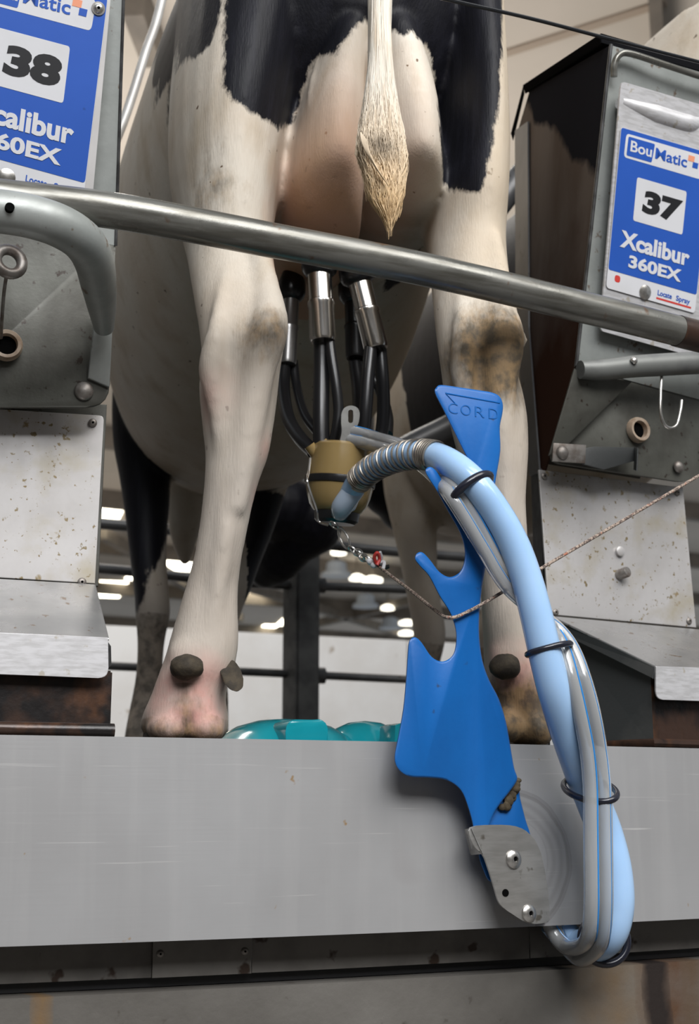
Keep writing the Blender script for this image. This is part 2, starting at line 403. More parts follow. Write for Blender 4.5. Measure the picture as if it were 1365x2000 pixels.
# far white wall panels inside the ring, with a joint
p0 = on_y(-300, 1208, 8.2); zt_w = on_y(640, 1243, 8.2).z
bm = BM(); box8(bm, [(-4, 8.2, -1.25), (2.2, 8.2, -1.25), (2.2, 8.2, zt_w), (-4, 8.2, zt_w)], [(-4, 8.3, -1.25), (2.2, 8.3, -1.25), (2.2, 8.3, zt_w), (-4, 8.3, zt_w)])
xj = on_y(795, 1290, 8.2).x
bm.free(); bm = BM()
box8(bm, [(-4, 8.2, -1.25), (xj, 8.2, -1.25), (xj, 8.2, zt_w), (-4, 8.2, zt_w)], [(-4, 8.3, -1.25), (xj, 8.3, -1.25), (xj, 8.3, zt_w), (-4, 8.3, zt_w)], .004)
box8(bm, [(xj + .012, 8.2, -1.25), (12, 8.2, -1.25), (12, 8.2, zt_w), (xj + .012, 8.2, zt_w)], [(xj + .012, 8.3, -1.25), (12, 8.3, -1.25), (12, 8.3, zt_w), (xj + .012, 8.3, zt_w)], .004)
struct('wall_back', bm, M['whitewall'])
# unseen walls added behind and beside the viewpoint to cut low light
bm = BM(); box8(bm, [(-6, -4, -1.25), (8, -4, -1.25), (8, -4, 3.6), (-6, -4, 3.6)], [(-6, -4.1, -1.25), (8, -4.1, -1.25), (8, -4.1, 3.6), (-6, -4.1, 3.6)]); struct('shade_wall_front', bm, M['pitfloor'])
bm = BM(); box8(bm, [(-6, -4, -1.25), (-6, 60, -1.25), (-6, 60, 6), (-6, -4, 3)], [(-6.1, -4, -1.25), (-6.1, 60, -1.25), (-6.1, 60, 6), (-6.1, -4, 3)]); struct('shade_wall_left', bm, M['pitfloor'])
# roof lining
H = 6.0
bm = BM(); box8(bm, [(-25, 5.5, H), (40, 5.5, H), (40, 60, H), (-25, 60, H)], [(-25, 5.5, H + .1), (40, 5.5, H + .1), (40, 60, H + .1), (-25, 60, H + .1)])
struct('ceiling', bm, M['ceil'])
bm = BM(); box8(bm, [(-25, 60, -1.25), (40, 60, -1.25), (40, 60, H), (-25, 60, H)], [(-25, 60.1, -1.25), (40, 60.1, -1.25), (40, 60.1, H), (-25, 60.1, H)])
struct('wall_far', bm, M['ceil'])
def beam(name, a, b, wd, h, mat):
    a = Vector(a); b = Vector(b); t = (b - a).normalized(); s = t.cross(Vector((0, 0, 1))).normalized() * wd / 2; u = Vector((0, 0, h))
    bm = BM(); box8(bm, [a - s, a + s, a + s - u, a - s - u], [b - s, b + s, b + s - u, b - s - u]); return struct(name, bm, mat)
k = 0
def trim(a, b, wd, h, mat):
    global k; k += 1; return beam('trim_%d' % k, a, b, wd, h, mat)
trim(on_z(900, 130, H - .002), on_z(1300, 2, H - .002), .09, .02, M['seam'])
trim(on_z(1284, 96, H), on_z(1276, -60, H), .10, .22, M['beam'])
trim(on_z(262, -40, H), on_z(300, 66, H), .16, .3, M['beam'])
for y in (15, 19.5, 24, 29, 35, 42):
    trim((-20, y, H), (35, y + 4.5, H), .22, .35, M['beam'])
for (pxa, pya, pxb, pyb) in ((600, 1215, 940, 1130), (430, 1120, 800, 1235), (200, 1030, 470, 1200), (640, 1190, 860, 1195)):
    trim(on_z(pxa, pya, H - .3), on_z(pxb, pyb, H - .3), .2, .25, M['beam'])
# rooflights
sk = [(211, 1004, 40, 38, 'bright rooflight beside the left cabinet, nearest of the rooflights'), (212, 1152, 46, 30, 'slanting bright rooflight low beside the left cabinet'), (268, 1122, 26, 22, 'small rooflight touching the far front leg'),
      (355, 1103, 50, 24, 'bright rooflight between the far leg and near leg'), (492, 1166, 46, 24, 'bright rooflight right of the near hind leg'), (566, 1215, 30, 14, 'small rooflight left of the grey post'), (522, 1227, 22, 10, 'small distant rooflight above the white wall'), (478, 1236, 20, 8, 'thin most distant rooflight above the white wall')]
for (px, py, wp, hp, lab) in sk:
    c = on_z(px, py, H - .03); wp *= 1.25; s = wp / F * (c - CAM).length
    c2 = on_z(px + 8, py - hp / 2, H - .03); c1 = on_z(px - 8, py + hp / 2, H - .03)
    xs = Vector((cos(YAW * .4), -sin(YAW * .4), 0)) * s / 2
    bm = BM(); prism(bm, [c1 - xs, c1 + xs, c2 + xs, c2 - xs], (0, 0, .03))
    o = obj('rooflight', bm, M['skylight'], smooth=False); tag(o, lab, 'rooflight', 'rooflights in the barn roof')
for (px, py, rp, lab) in ((661, 1084, 15, 'oval lit lamp near the chain above the first shade'), (697, 1134, 15, 'lit lamp in the middle of the distant row'), (727, 1138, 20, 'wider lit lamp right of another in the middle of the distant row'), (757, 1192, 13, 'lit lamp above the lowest frosted shade'), (795, 1221, 16, 'greenish lit lamp highest beside the blue hook tip'), (793, 1241, 15, 'lowest lit lamp beside the blue hook tip')):
    c = on_z(px, py, H - .6); s = rp / F * (c - CAM).length
    bm = BM(); lathe(bm, c, (0, 0, 1), [(0, s * .5), (.02, s), (.10, s), (.16, s * .4)], 20)
    o = tag(obj('round_lamp', bm, M['lampbulb']), lab, 'lamp', 'distant lit lamps')
    bm = BM(); lathe(bm, c + Vector((0, 0, .16)), (0, 0, 1), [(0, .025), (.44, .025)], 8); obj('hanger_rod', bm, M['beam'], o)
for (px, py, rp, lab) in ((657, 1112, 30, 'pale frosted hanging lamp shade just below the chain'), (714, 1172, 26, 'pale frosted hanging lamp shade in the middle of the row'), (762, 1214, 22, 'pale frosted hanging lamp shade lowest, beside the blue hook')):
    c = on_z(px, py + 14, H - .9); s = rp / F * (c - CAM).length
    t = thing('pendant_lamp', c, lab, 'lamp', 'frosted hanging lamps')
    bm = BM(); lathe(bm, c, (0, 0, 1), [(0, s), (s * .25, s * .95), (s * .3, s * .72), (s * .9, s * .62), (s * 1.1, s * .3)], 24); obj('shade', bm, M['lampglass'], t)
    bm = BM(); lathe(bm, c + Vector((0, 0, s)), (0, 0, 1), [(0, .04), (max(.9 - s, .2), .04)], 8); obj('hanger_rod', bm, M['beam'], t)

# ------------------------------------------------------------------ stall front behind the cow
D_ST = 2.75
def pipe(name, pix, rpx, mat, label, cat='stall pipe', d=D_ST, seg=12, group=None, parent=None):
    P = [at(x, y, d) for x, y in pix]; r = rpx / F * (P[0] - CAM).dot(FWD)
    bm = BM(); tube(bm, P, r, seg); o = obj(name, bm, mat, parent)
    if not parent: tag(o, label, cat, group)
    return o
a = at(581, 1100, D_ST); b = at(627, 1100, D_ST); n = inward(a) * (b - a).length
zt_p = at(600, 760, D_ST).z
t = thing('stall_post', Vector(((a.x + b.x) / 2, a.y, 0)), 'grey square steel stall post standing behind the cow udder', 'post')
bm = BM(); box8(bm, [(a.x, a.y, 0), (b.x, b.y, 0), (b.x, b.y, zt_p), (a.x, a.y, zt_p)], [Vector((a.x, a.y, 0)) + n, Vector((b.x, b.y, 0)) + n, Vector((b.x, b.y, zt_p)) + n, Vector((a.x, a.y, zt_p)) + n], .008)
obj('post', bm, M['stallpost'], t)
for y in (1141, 1318):
    c = at(631, y, D_ST); s = .02
    bm = BM(); lathe(bm, c + Vector((-.012, .03, 0)), (1, -.1, 0), [(0, .028), (.028, .028)], 16); obj('pipe_clamp', bm, M['stall'], t)
pipe('stall_pipe', ((-200, 1085), (190, 1110), (480, 1138), (800, 1151), (1300, 1175)), 11, M['stall'], 'dark horizontal stall pipe, middle of three behind the cow', group=None, d=D_ST + .05)
pipe('stall_pipe', ((-200, 992), (190, 1022), (560, 1056), (830, 1082), (1300, 1115)), 12, M['stall'], 'dark horizontal stall pipe, highest of three behind the cow', d=D_ST + .06)
pipe('stall_pipe', ((-200, 1278), (200, 1300), (480, 1312), (790, 1327), (1300, 1350)), 9, M['stall'], 'thin dark horizontal pipe, lowest of three, across the white wall', d=D_ST + .06)
pipe('curved_pipe', ((548, 880), (540, 950), (542, 1000), (562, 1030), (600, 1012), (640, 985), (700, 960)), 22, M['pale_pipe'], 'pale curved stall pipe behind the grey post', d=D_ST - .12)
pipe('divider_bar', ((700, 935), (790, 878), (870, 838), (960, 790), (1050, 745)), 26, M['stall'], 'dark slanting stall divider bar behind the blue arm', d=1.3)
pipe('divider_bar', ((930, 455), (968, 405), (1011, 352), (1060, 300)), 27, M['stall'], 'dark slanting stall divider bar beside the right cabinet', d=.9)
pipe('loop_pipe', ((330, -60), (306, 40), (285, 100), (262, 175), (240, 240), (200, 340)), 9, M['pale_pipe'], 'pale slanting pipe beside the left cabinet', d=1.0)
# ------------------------------------------------------------------ cabinets
def quad_fn(c):
    """c: corner points TL, TR, BR, BL -> f(u, v, h) with v downwards, h outward"""
    TL, TR, BR, BL = c
    nrm = (BL - TL).cross(TR - TL).normalized()
    if nrm.dot(CAM - TL) < 0: nrm = -nrm
    def f(u, v, h=0):
        return (TL * (1 - u) + TR * u) * (1 - v) + (BL * (1 - u) + BR * u) * v + nrm * h
    f.n = nrm; return f
def plane_quad(a, b, c, d):
    """TL, TR, BR, BL as (px, py, depth); BR is put on the plane of the other three"""
    A, B, D = at(*a), at(*b), at(*d); n = (B - A).cross(D - A); v = ray(c[0], c[1])
    return [A, B, CAM + v * ((A - CAM).dot(n) / v.dot(n)), D]
def quad_patch(name, f, uv, h, th, mat, parent, rr=0):
    pts = [Vector((u, v, 0)) for u, v in uv]
    if rr: pts = rounded(pts, rr, 4)
    bm = BM(); prism(bm, [f(p.x, p.y, h) for p in pts], f.n * th)
    return obj(name, bm, mat, parent, smooth=False)
def text_mesh(s, bold=0.0, extrude=0.0):
    cu = bpy.data.curves.new('t', 'FONT'); cu.body = s; cu.offset = bold; cu.extrude = extrude; cu.resolution_u = 4
    o = bpy.data.objects.new('t', cu); COL.objects.link(o)
    dg = bpy.context.evaluated_depsgraph_get(); me = bpy.data.meshes.new_from_object(o.evaluated_get(dg))
    bpy.data.objects.remove(o); bm = BM(); bm.from_mesh(me); bpy.data.meshes.remove(me); return bm
def text_on(name, f, s, u0, u1, v0, v1, mat, parent, bold=.03, h=.0016, slant=0.0):
    bm = text_mesh(s, bold)
    xs = [v.co.x for v in bm.verts]; ys = [v.co.y for v in bm.verts]; x0, x1, y0, y1 = min(xs), max(xs), min(ys), max(ys)
    r = bmesh.ops.extrude_face_region(bm, geom=bm.faces[:]); top = [g for g in r['geom'] if isinstance(g, bmesh.types.BMVert)]
    tops = set(top)
    for v in bm.verts:
        a = (v.co.x - x0) / (x1 - x0); b = (v.co.y - y0) / (y1 - y0)
        v.co = f(u0 + a * (u1 - u0) + slant * b, v1 + b * (v0 - v1), h if v in tops else h * .4)
    return obj(name, bm, mat, parent, smooth=False)

def number_sign(parent, corners, num, host):
    f = quad_fn(corners)
    s = quad_patch('sign', f, ((0, 0), (1, 0), (1, 1), (0, 1)), 0, .001, M['signwhite'], parent, .03)
    def sub(*a, **k): return quad_patch(*a, s, **k)
    quad_patch('blue_field', f, ((.004, .003), (.996, .003), (.996, .885), (.004, .885)), .0009, .0004, M['signblue'], s, .02)
    quad_patch('logo_frame', f, ((.06, .03), (.915, .03), (.905, .178), (.055, .178)), .0012, .0003, M['signwhite'], s, .03)
    quad_patch('logo_field', f, ((.085, .045), (.370, .045), (.352, .163), (.080, .163)), .0014, .0003, M['signblue'], s, .012)
    text_on('lettering', f, 'Bou', .115, .345, .064, .132, M['signwhite'], s, .018, .0019)
    text_on('lettering', f, 'Matic', .385, .735, .064, .132, M['signblue'], s, .018, .0019)
    quad_patch('logo_square', f, ((.745, .050), (.815, .050), (.811, .085), (.742, .085)), .0014, .0004, M['orange'], s)
    quad_patch('logo_square', f, ((.80, .085), (.86, .085), (.856, .120), (.797, .120)), .0014, .0004, M['signblue'], s)
    quad_patch('number_tile', f, ((.215, .275), (.765, .275), (.765, .545), (.215, .545)), .0012, .0004, M['signwhite'], s, .02)
    text_on('number', f, num, .295, .715, .338, .482, M['ink'], s, .055, .0021, slant=.02)
    text_on('lettering', f, 'Xcalibur', .10, .87, .622, .728, M['signwhite'], s, .035, .0019)
    text_on('lettering', f, '360EX', .21, .80, .758, .838, M['signwhite'], s, .035, .0019)
    text_on('lettering', f, 'Locate', .56, .72, .922, .955, M['signblue'], s, .02, .0014)
    text_on('lettering', f, 'Spray', .77, .93, .922, .965, M['signblue'], s, .02, .0014)
    quad_patch('underline', f, ((.55, .968), (.95, .968), (.95, .980), (.55, .980)), .0009, .0003, M['red'], s)
    quad_patch('mark', f, ((.08, .905), (.14, .905), (.14, .948), (.08, .948)), .0009, .0003, M['red'], s, .02)
    bolt('button_bolt', f(.42, .96, .001), f.n, .0115, M['bolt'], s, .3)
    return f, s

def vz(p, z): return Vector((p.x, p.y, z))
def P4(*q): return [at(*a) for a in q]

# ---- right cabinet (37)
T = thing('cabinet', at(1230, 1440, .05).xy.to_3d(), 'tall grey metal stall cabinet with blue sign numbered 37', 'cabinet')
CAB = T
tl, tr, br, bl = plane_quad((1192, 88, .03), (1470, 172, .03), (1440, 800, 0), (1124, 715, .15))
_n = (bl - tl).cross(at(1013, 640, .50) - tl)
def side(px, py, off=0.0):
    v = ray(px, py); return CAM + v * ((tl - CAM).dot(_n) / v.dot(_n)) + _n.normalized() * off
sback = [side(1034, 178), side(1011, 256), side(1013, 640), side(1040, 930)]
M['darkside'] = make_side_mat()
# front skin (frame) and dark side skin
bm = BM(); prism(bm, [tl, tr, br, bl], Vector((0, 1, 0)) * .004); obj('front_frame', bm, M['galv'], T, smooth=False)
bm = BM(); prism(bm, [tl, sback[0], sback[1], sback[2], sback[3], side(1062, 925), bl], _n.normalized() * .003); obj('side_panel', bm, M['darkside'], T, smooth=False, keep=True)
sgn = .003 if (CAM - tl).dot(_n) > 0 else -.003
bm = BM(); prism(bm, [side(1011, 256, sgn * 2), side(1036, 238, sgn * 2), side(1038, 640, sgn * 2), side(1060, 925, sgn * 2), side(1040, 930, sgn * 2), side(1013, 640, sgn * 2)], _n.normalized() * -sgn); obj('corner_flange', bm, M['stall'], T, smooth=False)
q0, q1 = side(1040, 915, sgn), side(1058, 915, sgn)
bm = BM(); prism(bm, [q0, q1, vz(q1, .0), vz(q0, .0)], _n.normalized() * -sgn); obj('corner_post', bm, M['black_steel'], T, smooth=False)
bm = BM(); tube(bm, [tl + Vector((0, -.002, 0)), tl.lerp(bl, .5) + Vector((0, -.002, 0)), bl + Vector((0, -.002, 0))], .0028, 8); obj('corner_edge', bm, M['black_steel'], T)
# lid: folded black rim with a thin top sheet
bm = BM()
l0, l1, l2, l3 = side(1006, 262, sgn * 3), side(1030, 170, sgn * 3), side(1185, 70, sgn * 3), at(1480, 157, .022)
dz = Vector((0, 0, .013))
for p, q in ((l0, l1), (l1, l2)): prism(bm, [p, q, q + dz * -1 + Vector((.002, 0, 0)), p + dz * -1 + Vector((.004, 0, 0))], Vector((.003, .003, 0)))
prism(bm, [l2, l3, l3 - dz, l2 - dz], Vector((0, .004, 0)))
prism(bm, [l1, l2, l3, l3 + Vector((.15, .5, -.03))], (0, 0, .003))
M['lid'] = material('black_lid', (.008, .008, .009), .6, spec=0); obj('lid', bm, M['lid'], T, smooth=False)
ins = Vector((.012, .012, 0)); bk = [side(1040, 185), side(1022, 256), side(1024, 640), side(1050, 900)]
bm = BM(); prism(bm, [p + ins for p in (tl.lerp(bl, .02), bk[0], bk[1], bk[2], bk[3], bl)], Vector((.22, .03, 0))); obj('body', bm, M['gusset'], T, smooth=False)
# bent handle bar at the top
bm = BM(); tube(bm, [at(1199, 150, .03), at(1200, 126, .025), at(1210, 107, .02), at(1232, 105, .018), at(1300, 127, .015), at(1370, 150, .015), at(1440, 172, .015)], .0052, 10); obj('top_bar', bm, M['rail'], T)
# sign carrier panel with recessed grip
c37 = plane_quad((1208, 160, .026), (1440, 228, .026), (1405, 712, 0), (1167, 646, .125))
fp = quad_fn(c37)
pn = quad_patch('sign_panel', fp, ((0, 0), (1, 0), (1, 1), (0, 1)), .003, .003, M['lip'], T, .03)
bm = BM(); tube(bm, [fp(.03, .075, -.003), fp(.3, .085, -.004), fp(.58, .085, -.004), fp(.68, .055, -.004)], [.010, .017, .017, .010], 16); obj('grip_ridge', bm, M['lip'], pn)
for x, y in ((1254, 236), (1328, 258)):
    p = at(x, y, .043); bolt('rivet', p, fp.n, .0052, M['bolt'], T, .8)
dn = .0
s37 = []
def on_quad(f, px, py, h):
    v = ray(px, py); p = f(0, 0, h); return CAM + v * ((p - CAM).dot(f.n) / v.dot(f.n))
number_sign(T, [on_quad(fp, 1212, 248, .007), on_quad(fp, 1389, 300, .007), on_quad(fp, 1356, 612, .007), on_quad(fp, 1183, 562, .007)], '37', 'right')
# lower arm tube
tp = [at(1133, 722, .12), at(1175, 722, .115), at(1235, 716, .11), at(1300, 712, .105), at(1450, 704, .09)]
bm = BM(); tube(bm, tp, [.014, .0165, .0172, .0178, .018], 18); M['dulltube'] = material('dull_weathered_tube', (.17, .175, .165), .45, .3, alt=(.08, .08, .085), alt_scale=14, alt_rng=(.45, .7)); obj('arm_tube', bm, M['dulltube'], T)
p = at(1238, 704, .092); bolt('screw', p, Vector((0, -1, .35)), .006, M['bolt'], T, .8)
bm = BM(); prism(bm, rounded([at(1128, 702, .150), at(1450, 690, .150), at(1450, 880, .163), at(1338, 942, .163), at(1072, 902, .163)], [.02, 0, 0, .02, .02]), Vector((0, .006, 0)), .0015); gp = obj('gusset_plate', bm, M['gusset'], T)
bm = BM(); prism(bm, [at(1122, 720, .13), at(1160, 735, .128), at(1235, 745, .128), at(1110, 868, .152), at(1072, 890, .152)], Vector((0, .004, 0)), .001); obj('brace_web', bm, M['gusset'], T)
def bushing(px, py, d, ro, ri, parent):
    p = at(px, py, d); n = -inward(p); bm = BM()
    lathe(bm, p, n, [(0, ri), (0, ro), (.006, ro), (.011, (ro + ri) / 2 + .002), (.010, ri + .0015), (.0, ri), ], 28, cap=False)
    o = obj('bushing', bm, M['bush'], parent); b2 = BM(); lathe(b2, p, n, [(0, ri * 1.02), (.002, ri * 1.02)], 24); obj('bore', b2, M['hole'], o); return o
bushing(1243, 841, .158, .0205, .0125, T)
f0 = at(1110, 885, .15)
bm = BM(); prism(bm, [at(1078, 866, .152), at(1142, 870, .152), at(1140, 906, .152), at(1076, 902, .152)], -inward(f0) * .004, .001); obj('square_washer', bm, M['oldbolt'], T)
p = at(1098, 884, .147); bolt('dome_bolt', p, -inward(p), .0108, M['oldbolt'], T, .6)
bm = BM(); prism(bm, [at(1140, 876, .150), at(1160, 872, .146), at(1243, 874, .138), at(1240, 900, .138), at(1180, 917, .142), at(1138, 906, .150)], Vector((0, .004, 0)), .001)
prism(bm, [at(1241, 873, .138), at(1247, 875, .120), at(1245, 920, .120), at(1239, 918, .138)], Vector((-.002, 0, 0)), .0005); obj('latch_strap', bm, M['slate'], T)
p = at(1325, 912, .158); bolt('dome_bolt', p, -inward(p), .0095, M['oldbolt'], T, .6)
bm = BM(); tube(bm, [at(1292, 730, .112), at(1290, 770, .11), at(1290, 808, .11), at(1298, 830, .11), at(1310, 836, .11), at(1322, 828, .11), at(1329, 800, .11), at(1331, 782, .112)], .0026, 10); obj('wire_hook', bm, M['bolt'], T)
# lower panel
D_P = .20
lp = P4((1052, 917, D_P), (1334, 952, D_P), (1360, 1226, D_P), (1072, 1200, D_P))
bm = BM(); prism(bm, lp, Vector((0, .004, 0)), .001); obj('lower_panel', bm, M['alu'], T, smooth=False)
for x, y in ((1063, 930), (1323, 962), (1085, 1196), (1346, 1213)):
    p = at(x, y, D_P - .001); bolt('screw', p, -inward(p), .0052, M['oldbolt'], T, .45, dark=M['hole'])
p = at(1211, 1122, D_P); nrm = (-inward(p) + Vector((.25, 0, .2))).normalized(); bm = BM(); lathe(bm, p, nrm, [(-.004, .0085), (.014, .0085), (.0155, .0075)], 20); obj('push_knob', bm, M['oldbolt'], T)
p = at(1210, 1077, D_P); bm = BM(); lathe(bm, p, -inward(p), [(-.002, .0078), (.003, .0078), (.004, .006)], 20); obj('round_plug', bm, M['alu'], T)
# shelf, lip, base
s_far = [at(1078, 1203, D_P - .01), at(1440, 1236, D_P - .01)]; s_near = [at(1283, 1302, .02), at(1500, 1309, .02)]
bm = BM(); prism(bm, [s_far[0], s_far[1], s_near[1], s_near[0]], (0, 0, -.004), .001); obj('sloping_shelf', bm, M['shelf'], T, smooth=False)
bm = BM(); prism(bm, [at(1088, 1208, D_P - .012), at(1284, 1303, .018), at(1279, 1326, .022), at(1092, 1234, D_P - .012)], (-.004, 0, 0), .001); obj('shelf_flange', bm, M['slate'], T, smooth=False)
bm = BM(); prism(bm, rounded([at(1281, 1301, .016), at(1500, 1308, .016), at(1500, 1374, .016), at(1281, 1366, .016)], [.001, 0, 0, .012]), Vector((0, .003, 0)), .0008); obj('shelf_lip', bm, M['lip'], T, smooth=False)
zb0 = .001
bs_n = at(1276, 1440, .035); bs_f = at(1098, 1446, D_P)
def vz(p, z): return Vector((p.x, p.y, z))
bm = BM(); prism(bm, [vz(bs_n, .001), vz(bs_n, at(1276, 1322, .035).z), at(1098, 1232, D_P), vz(bs_f, .001)], Vector((.003, .003, 0)), 0); obj('base_side', bm, M['slate'], T, smooth=False)
be = at(1500, 1440, .035)
bm = BM(); prism(bm, [vz(bs_n, .001), vz(be, .001), vz(be, at(1400, 1330, .035).z), vz(bs_n, at(1276, 1322, .035).z)], Vector((0, .004, 0)), 0); obj('base_front', bm, M['rust'], T, smooth=False)
bm = BM(); tube(bm, [vz(bs_f, .008), vz(bs_f.lerp(bs_n, .5), .008), vz(bs_n, .008), vz(bs_n.lerp(be, .5), .008), vz(be, .008)], .006, 8, smooth=0); obj('base_flange', bm, M['rust'], T)

# ---- left cabinet (38)
T = thing('cabinet', at(100, 1430, .05).xy.to_3d(), 'grey metal stall cabinet with blue sign numbered 38', 'cabinet')
L = -140
fr = [at(L, -140, .03), at(243, -60, .03), at(229, 385, .12), at(226, 480, .135), at(L, 400, .135)]
bm = BM(); prism(bm, fr, Vector((0, .004, 0))); obj('front_frame', bm, M['galv'], T, smooth=False)
bm = BM(); prism(bm, [fr[0] + Vector((0, .005, 0)), fr[1] + Vector((-.004, .005, 0)), fr[3] + Vector((-.004, .005, 0)), fr[4] + Vector((0, .005, 0))], Vector((-.14, .40, 0))); obj('body', bm, M['gusset'], T, smooth=False)
bm = BM(); tube(bm, [fr[1], fr[2], fr[3]], .0022, 8, smooth=0); obj('corner_edge', bm, M['black_steel'], T)
c38 = plane_quad((L, -110, .026), (216, -10, .026), (176, 430, 0), (L, 360, .108))
fp = quad_fn(c38)
pn = quad_patch('sign_panel', fp, ((0, 0), (1, 0), (1, 1), (0, 1)), .003, .002, M['signgrey'], T)
number_sign(T, [on_quad(fp, -52, -75, .006), on_quad(fp, 211, -6, .006), on_quad(fp, 161, 405, .006), on_quad(fp, -102, 332, .006)], '38', 'left')
p = on_quad(fp, 192, 17, .0075); bolt('sign_screw', p, fp.n, .0065, M['bolt'], T, .7, washer=True, dark=M['hole'])
# bent tube and gusset
bm = BM(); tube(bm, [at(-160, 405, -.112), at(-70, 408, -.112), at(0, 413, -.112), at(60, 423, -.11), at(115, 441, -.102), at(158, 468, -.08), at(182, 505, -.045), at(192, 552, .005), at(199, 600, .06), at(203, 640, .10)], [.0245, .0245, .0245, .0245, .0245, .0245, .024, .022, .018, .013], 24)
tb = obj('bent_tube', bm, M['galv'], T)
p = at(19, 405, -.1375); b2 = BM(); lathe(b2, p, (0, -1, .1), [(-.004, .0052), (.0016, .0052)], 18); obj('drilled_hole', b2, M['hole'], tb)
bm = BM(); prism(bm, rounded([at(L, 400, .135), at(226, 470, .135), at(213, 795, .145), at(L, 796, .145)], [0, .01, .03, 0]), Vector((0, .006, 0)), .0015); obj('gusset_plate', bm, M['gusset'], T)
bm = BM(); prism(bm, [at(190, 580, .10), at(224, 565, .10), at(214, 756, .138), at(172, 738, .138)], Vector((0, .006, 0)), .0015); obj('gusset_flange', bm, M['galv'], T)
p = at(164, 764, .143); bolt('dome_bolt', p, -inward(p), .0125, M['oldbolt'], T, .6)
p = at(18, 511, -.02); bm = BM(); torus(bm, p, (.15, -1, .1), .0155, .0066, 28, 12); 
tube(bm, [p + Vector((-.012, .005, .012)), at(-8, 480, .05), at(-12, 470, .135)], .006, 10); ring = obj('eye_bolt', bm, M['oldbolt'], T)
bushing(12, 676, .138, .0205, .0125, T)
bm = BM(); tube(bm, [at(14, 530, -.02), at(8, 570, .03), at(4, 620, .08), at(2, 660, .13)], .0022, 8); obj('hanging_wire', bm, M['oldbolt'], T)
# lower panel, shelf, base
lp = rounded(P4((L, 790, D_P), (203, 812, D_P), (186, 1140, D_P), (L, 1120, D_P)), [0, .006, 0, 0])
bm = BM(); prism(bm, lp, Vector((0, .004, 0)), .001); obj('lower_panel', bm, M['alu'], T, smooth=False)
bm = BM(); prism(bm, [at(L, 770, D_P + .006), at(209, 790, D_P + .006), at(192, 1145, D_P + .006), at(L, 1130, D_P + .006)], Vector((0, .02, 0)), .001); obj('panel_backing', bm, M['gusset'], T, smooth=False)
for x, y in ((181, 826), (160, 1137)):
    p = at(x, y, D_P - .001); bolt('screw', p, -inward(p), .0058, M['oldbolt'], T, .45, dark=M['hole'])
bm = BM(); prism(bm, [at(L, 1122, D_P - .006), at(187, 1141, D_P - .006), at(213, 1246, .02), at(L, 1229, .02)], (0, 0, -.004), .001); obj('sloping_shelf', bm, M['shelf'], T, smooth=False)
bm = BM(); prism(bm, rounded([at(L, 1229, .016), at(211, 1245, .016), at(212, 1325, .016), at(L, 1312, .016)], [0, .001, .012, 0]), Vector((0, .003, 0)), .0008); obj('shelf_lip', bm, M['lip'], T, smooth=False)
bm = BM(); prism(bm, [at(206, 1246, .03), at(217, 1262, .03), at(218, 1300, .032), at(206, 1310, .032)], Vector((0, .004, 0)), .0006); obj('shelf_flange', bm, M['black_steel'], T, smooth=False)
e = at(216, 1440, .035); s = at(L, 1425, .035)
zt2 = at(100, 1306, .035).z
bm = BM(); box8(bm, [vz(s, .001), vz(e, .001), vz(e, zt2), vz(s, zt2)], [vz(s, .001) + Vector((-.1, .16, 0)), vz(e, .001) + Vector((-.03, .16, 0)), vz(e, zt2) + Vector((-.03, .16, 0)), vz(s, zt2) + Vector((-.1, .16, 0))], .002); obj('base_front', bm, M['rust'], T, smooth=False)
a_ = at(222, 1440, .026)
bm = BM(); tube(bm, [vz(at(L, 1430, .026), .008), vz(at(60, 1430, .026), .008), vz(a_, .008)], .0085, 10); obj('base_flange', bm, M['rust'], T)

# ------------------------------------------------------------------ rail and cable
rp = [(-150, 366), (0, 386), (230, 413), (540, 471), (850, 531), (1200, 615), (1330, 648), (1500, 690)]
RD = -.055
bm = BM(); tube(bm, [at(x, y, RD) for x, y in rp], .0218, 24); 
rl = tag(obj('breast_rail', bm, M['rail'], keep=True), 'long worn galvanised tube rail running across behind the cow', 'rail')
bm = BM(); tube(bm, [at(x, y, RD) for x, y in ((1322, 646), (1360, 656), (1420, 670), (1500, 690))], [.0226] * 4, 24); obj('rusty_end', bm, M['rust'], rl)
bm = BM(); tube(bm, [at(700, -42, -.12), at(868, -2, -.12), at(1040, 37, -.12), at(1190, 76, -.12), at(1365, 121, -.12), at(1480, 150, -.12)], .0026, 8)
tag(obj('cable', bm, M['cable']), 'thin black cable stretched across the top right corner', 'cable')
# ------------------------------------------------------------------ cows
hl, hr = at(360, 1440, .14), at(1012, 1452, .11)
COW = Vector(((hl.x + hr.x) / 2, (hl.y + hr.y) / 2, 0)); CYAW = radians(-11)
CM = Matrix.Translation(COW) @ Matrix.Rotation(CYAW, 4, 'Z'); CMI = CM.inverted()
CO = CMI @ CAM
def pc(px, py, yl):
    """point of the cow's own frame (x right, y forward, z up) seen at a pixel of the photo, on its crosswise plane yl"""
    v = CMI.to_3x3() @ ray(px, py); return CO + v * ((yl - CO.y) / v.y)
def leg(bm, secs, seg=24):
    rings = []
    for (py, L, Rr, yl, ry) in secs:
        a = pc(L, py, yl); b = pc(Rr, py, yl); c = (a + b) / 2; rx = (b - a).length / 2
        rings.append([c + Vector((rx * cos(2 * pi * k / seg), ry * sin(2 * pi * k / seg), 0)) for k in range(seg)])
    # denser, smooth
    n = len(rings); R2 = []
    for k in range(seg): R2.append(catmull([r[k] for r in rings], 4))
    loft(bm, [[R2[k][i] for k in range(seg)] for i in range(len(R2[0]))])
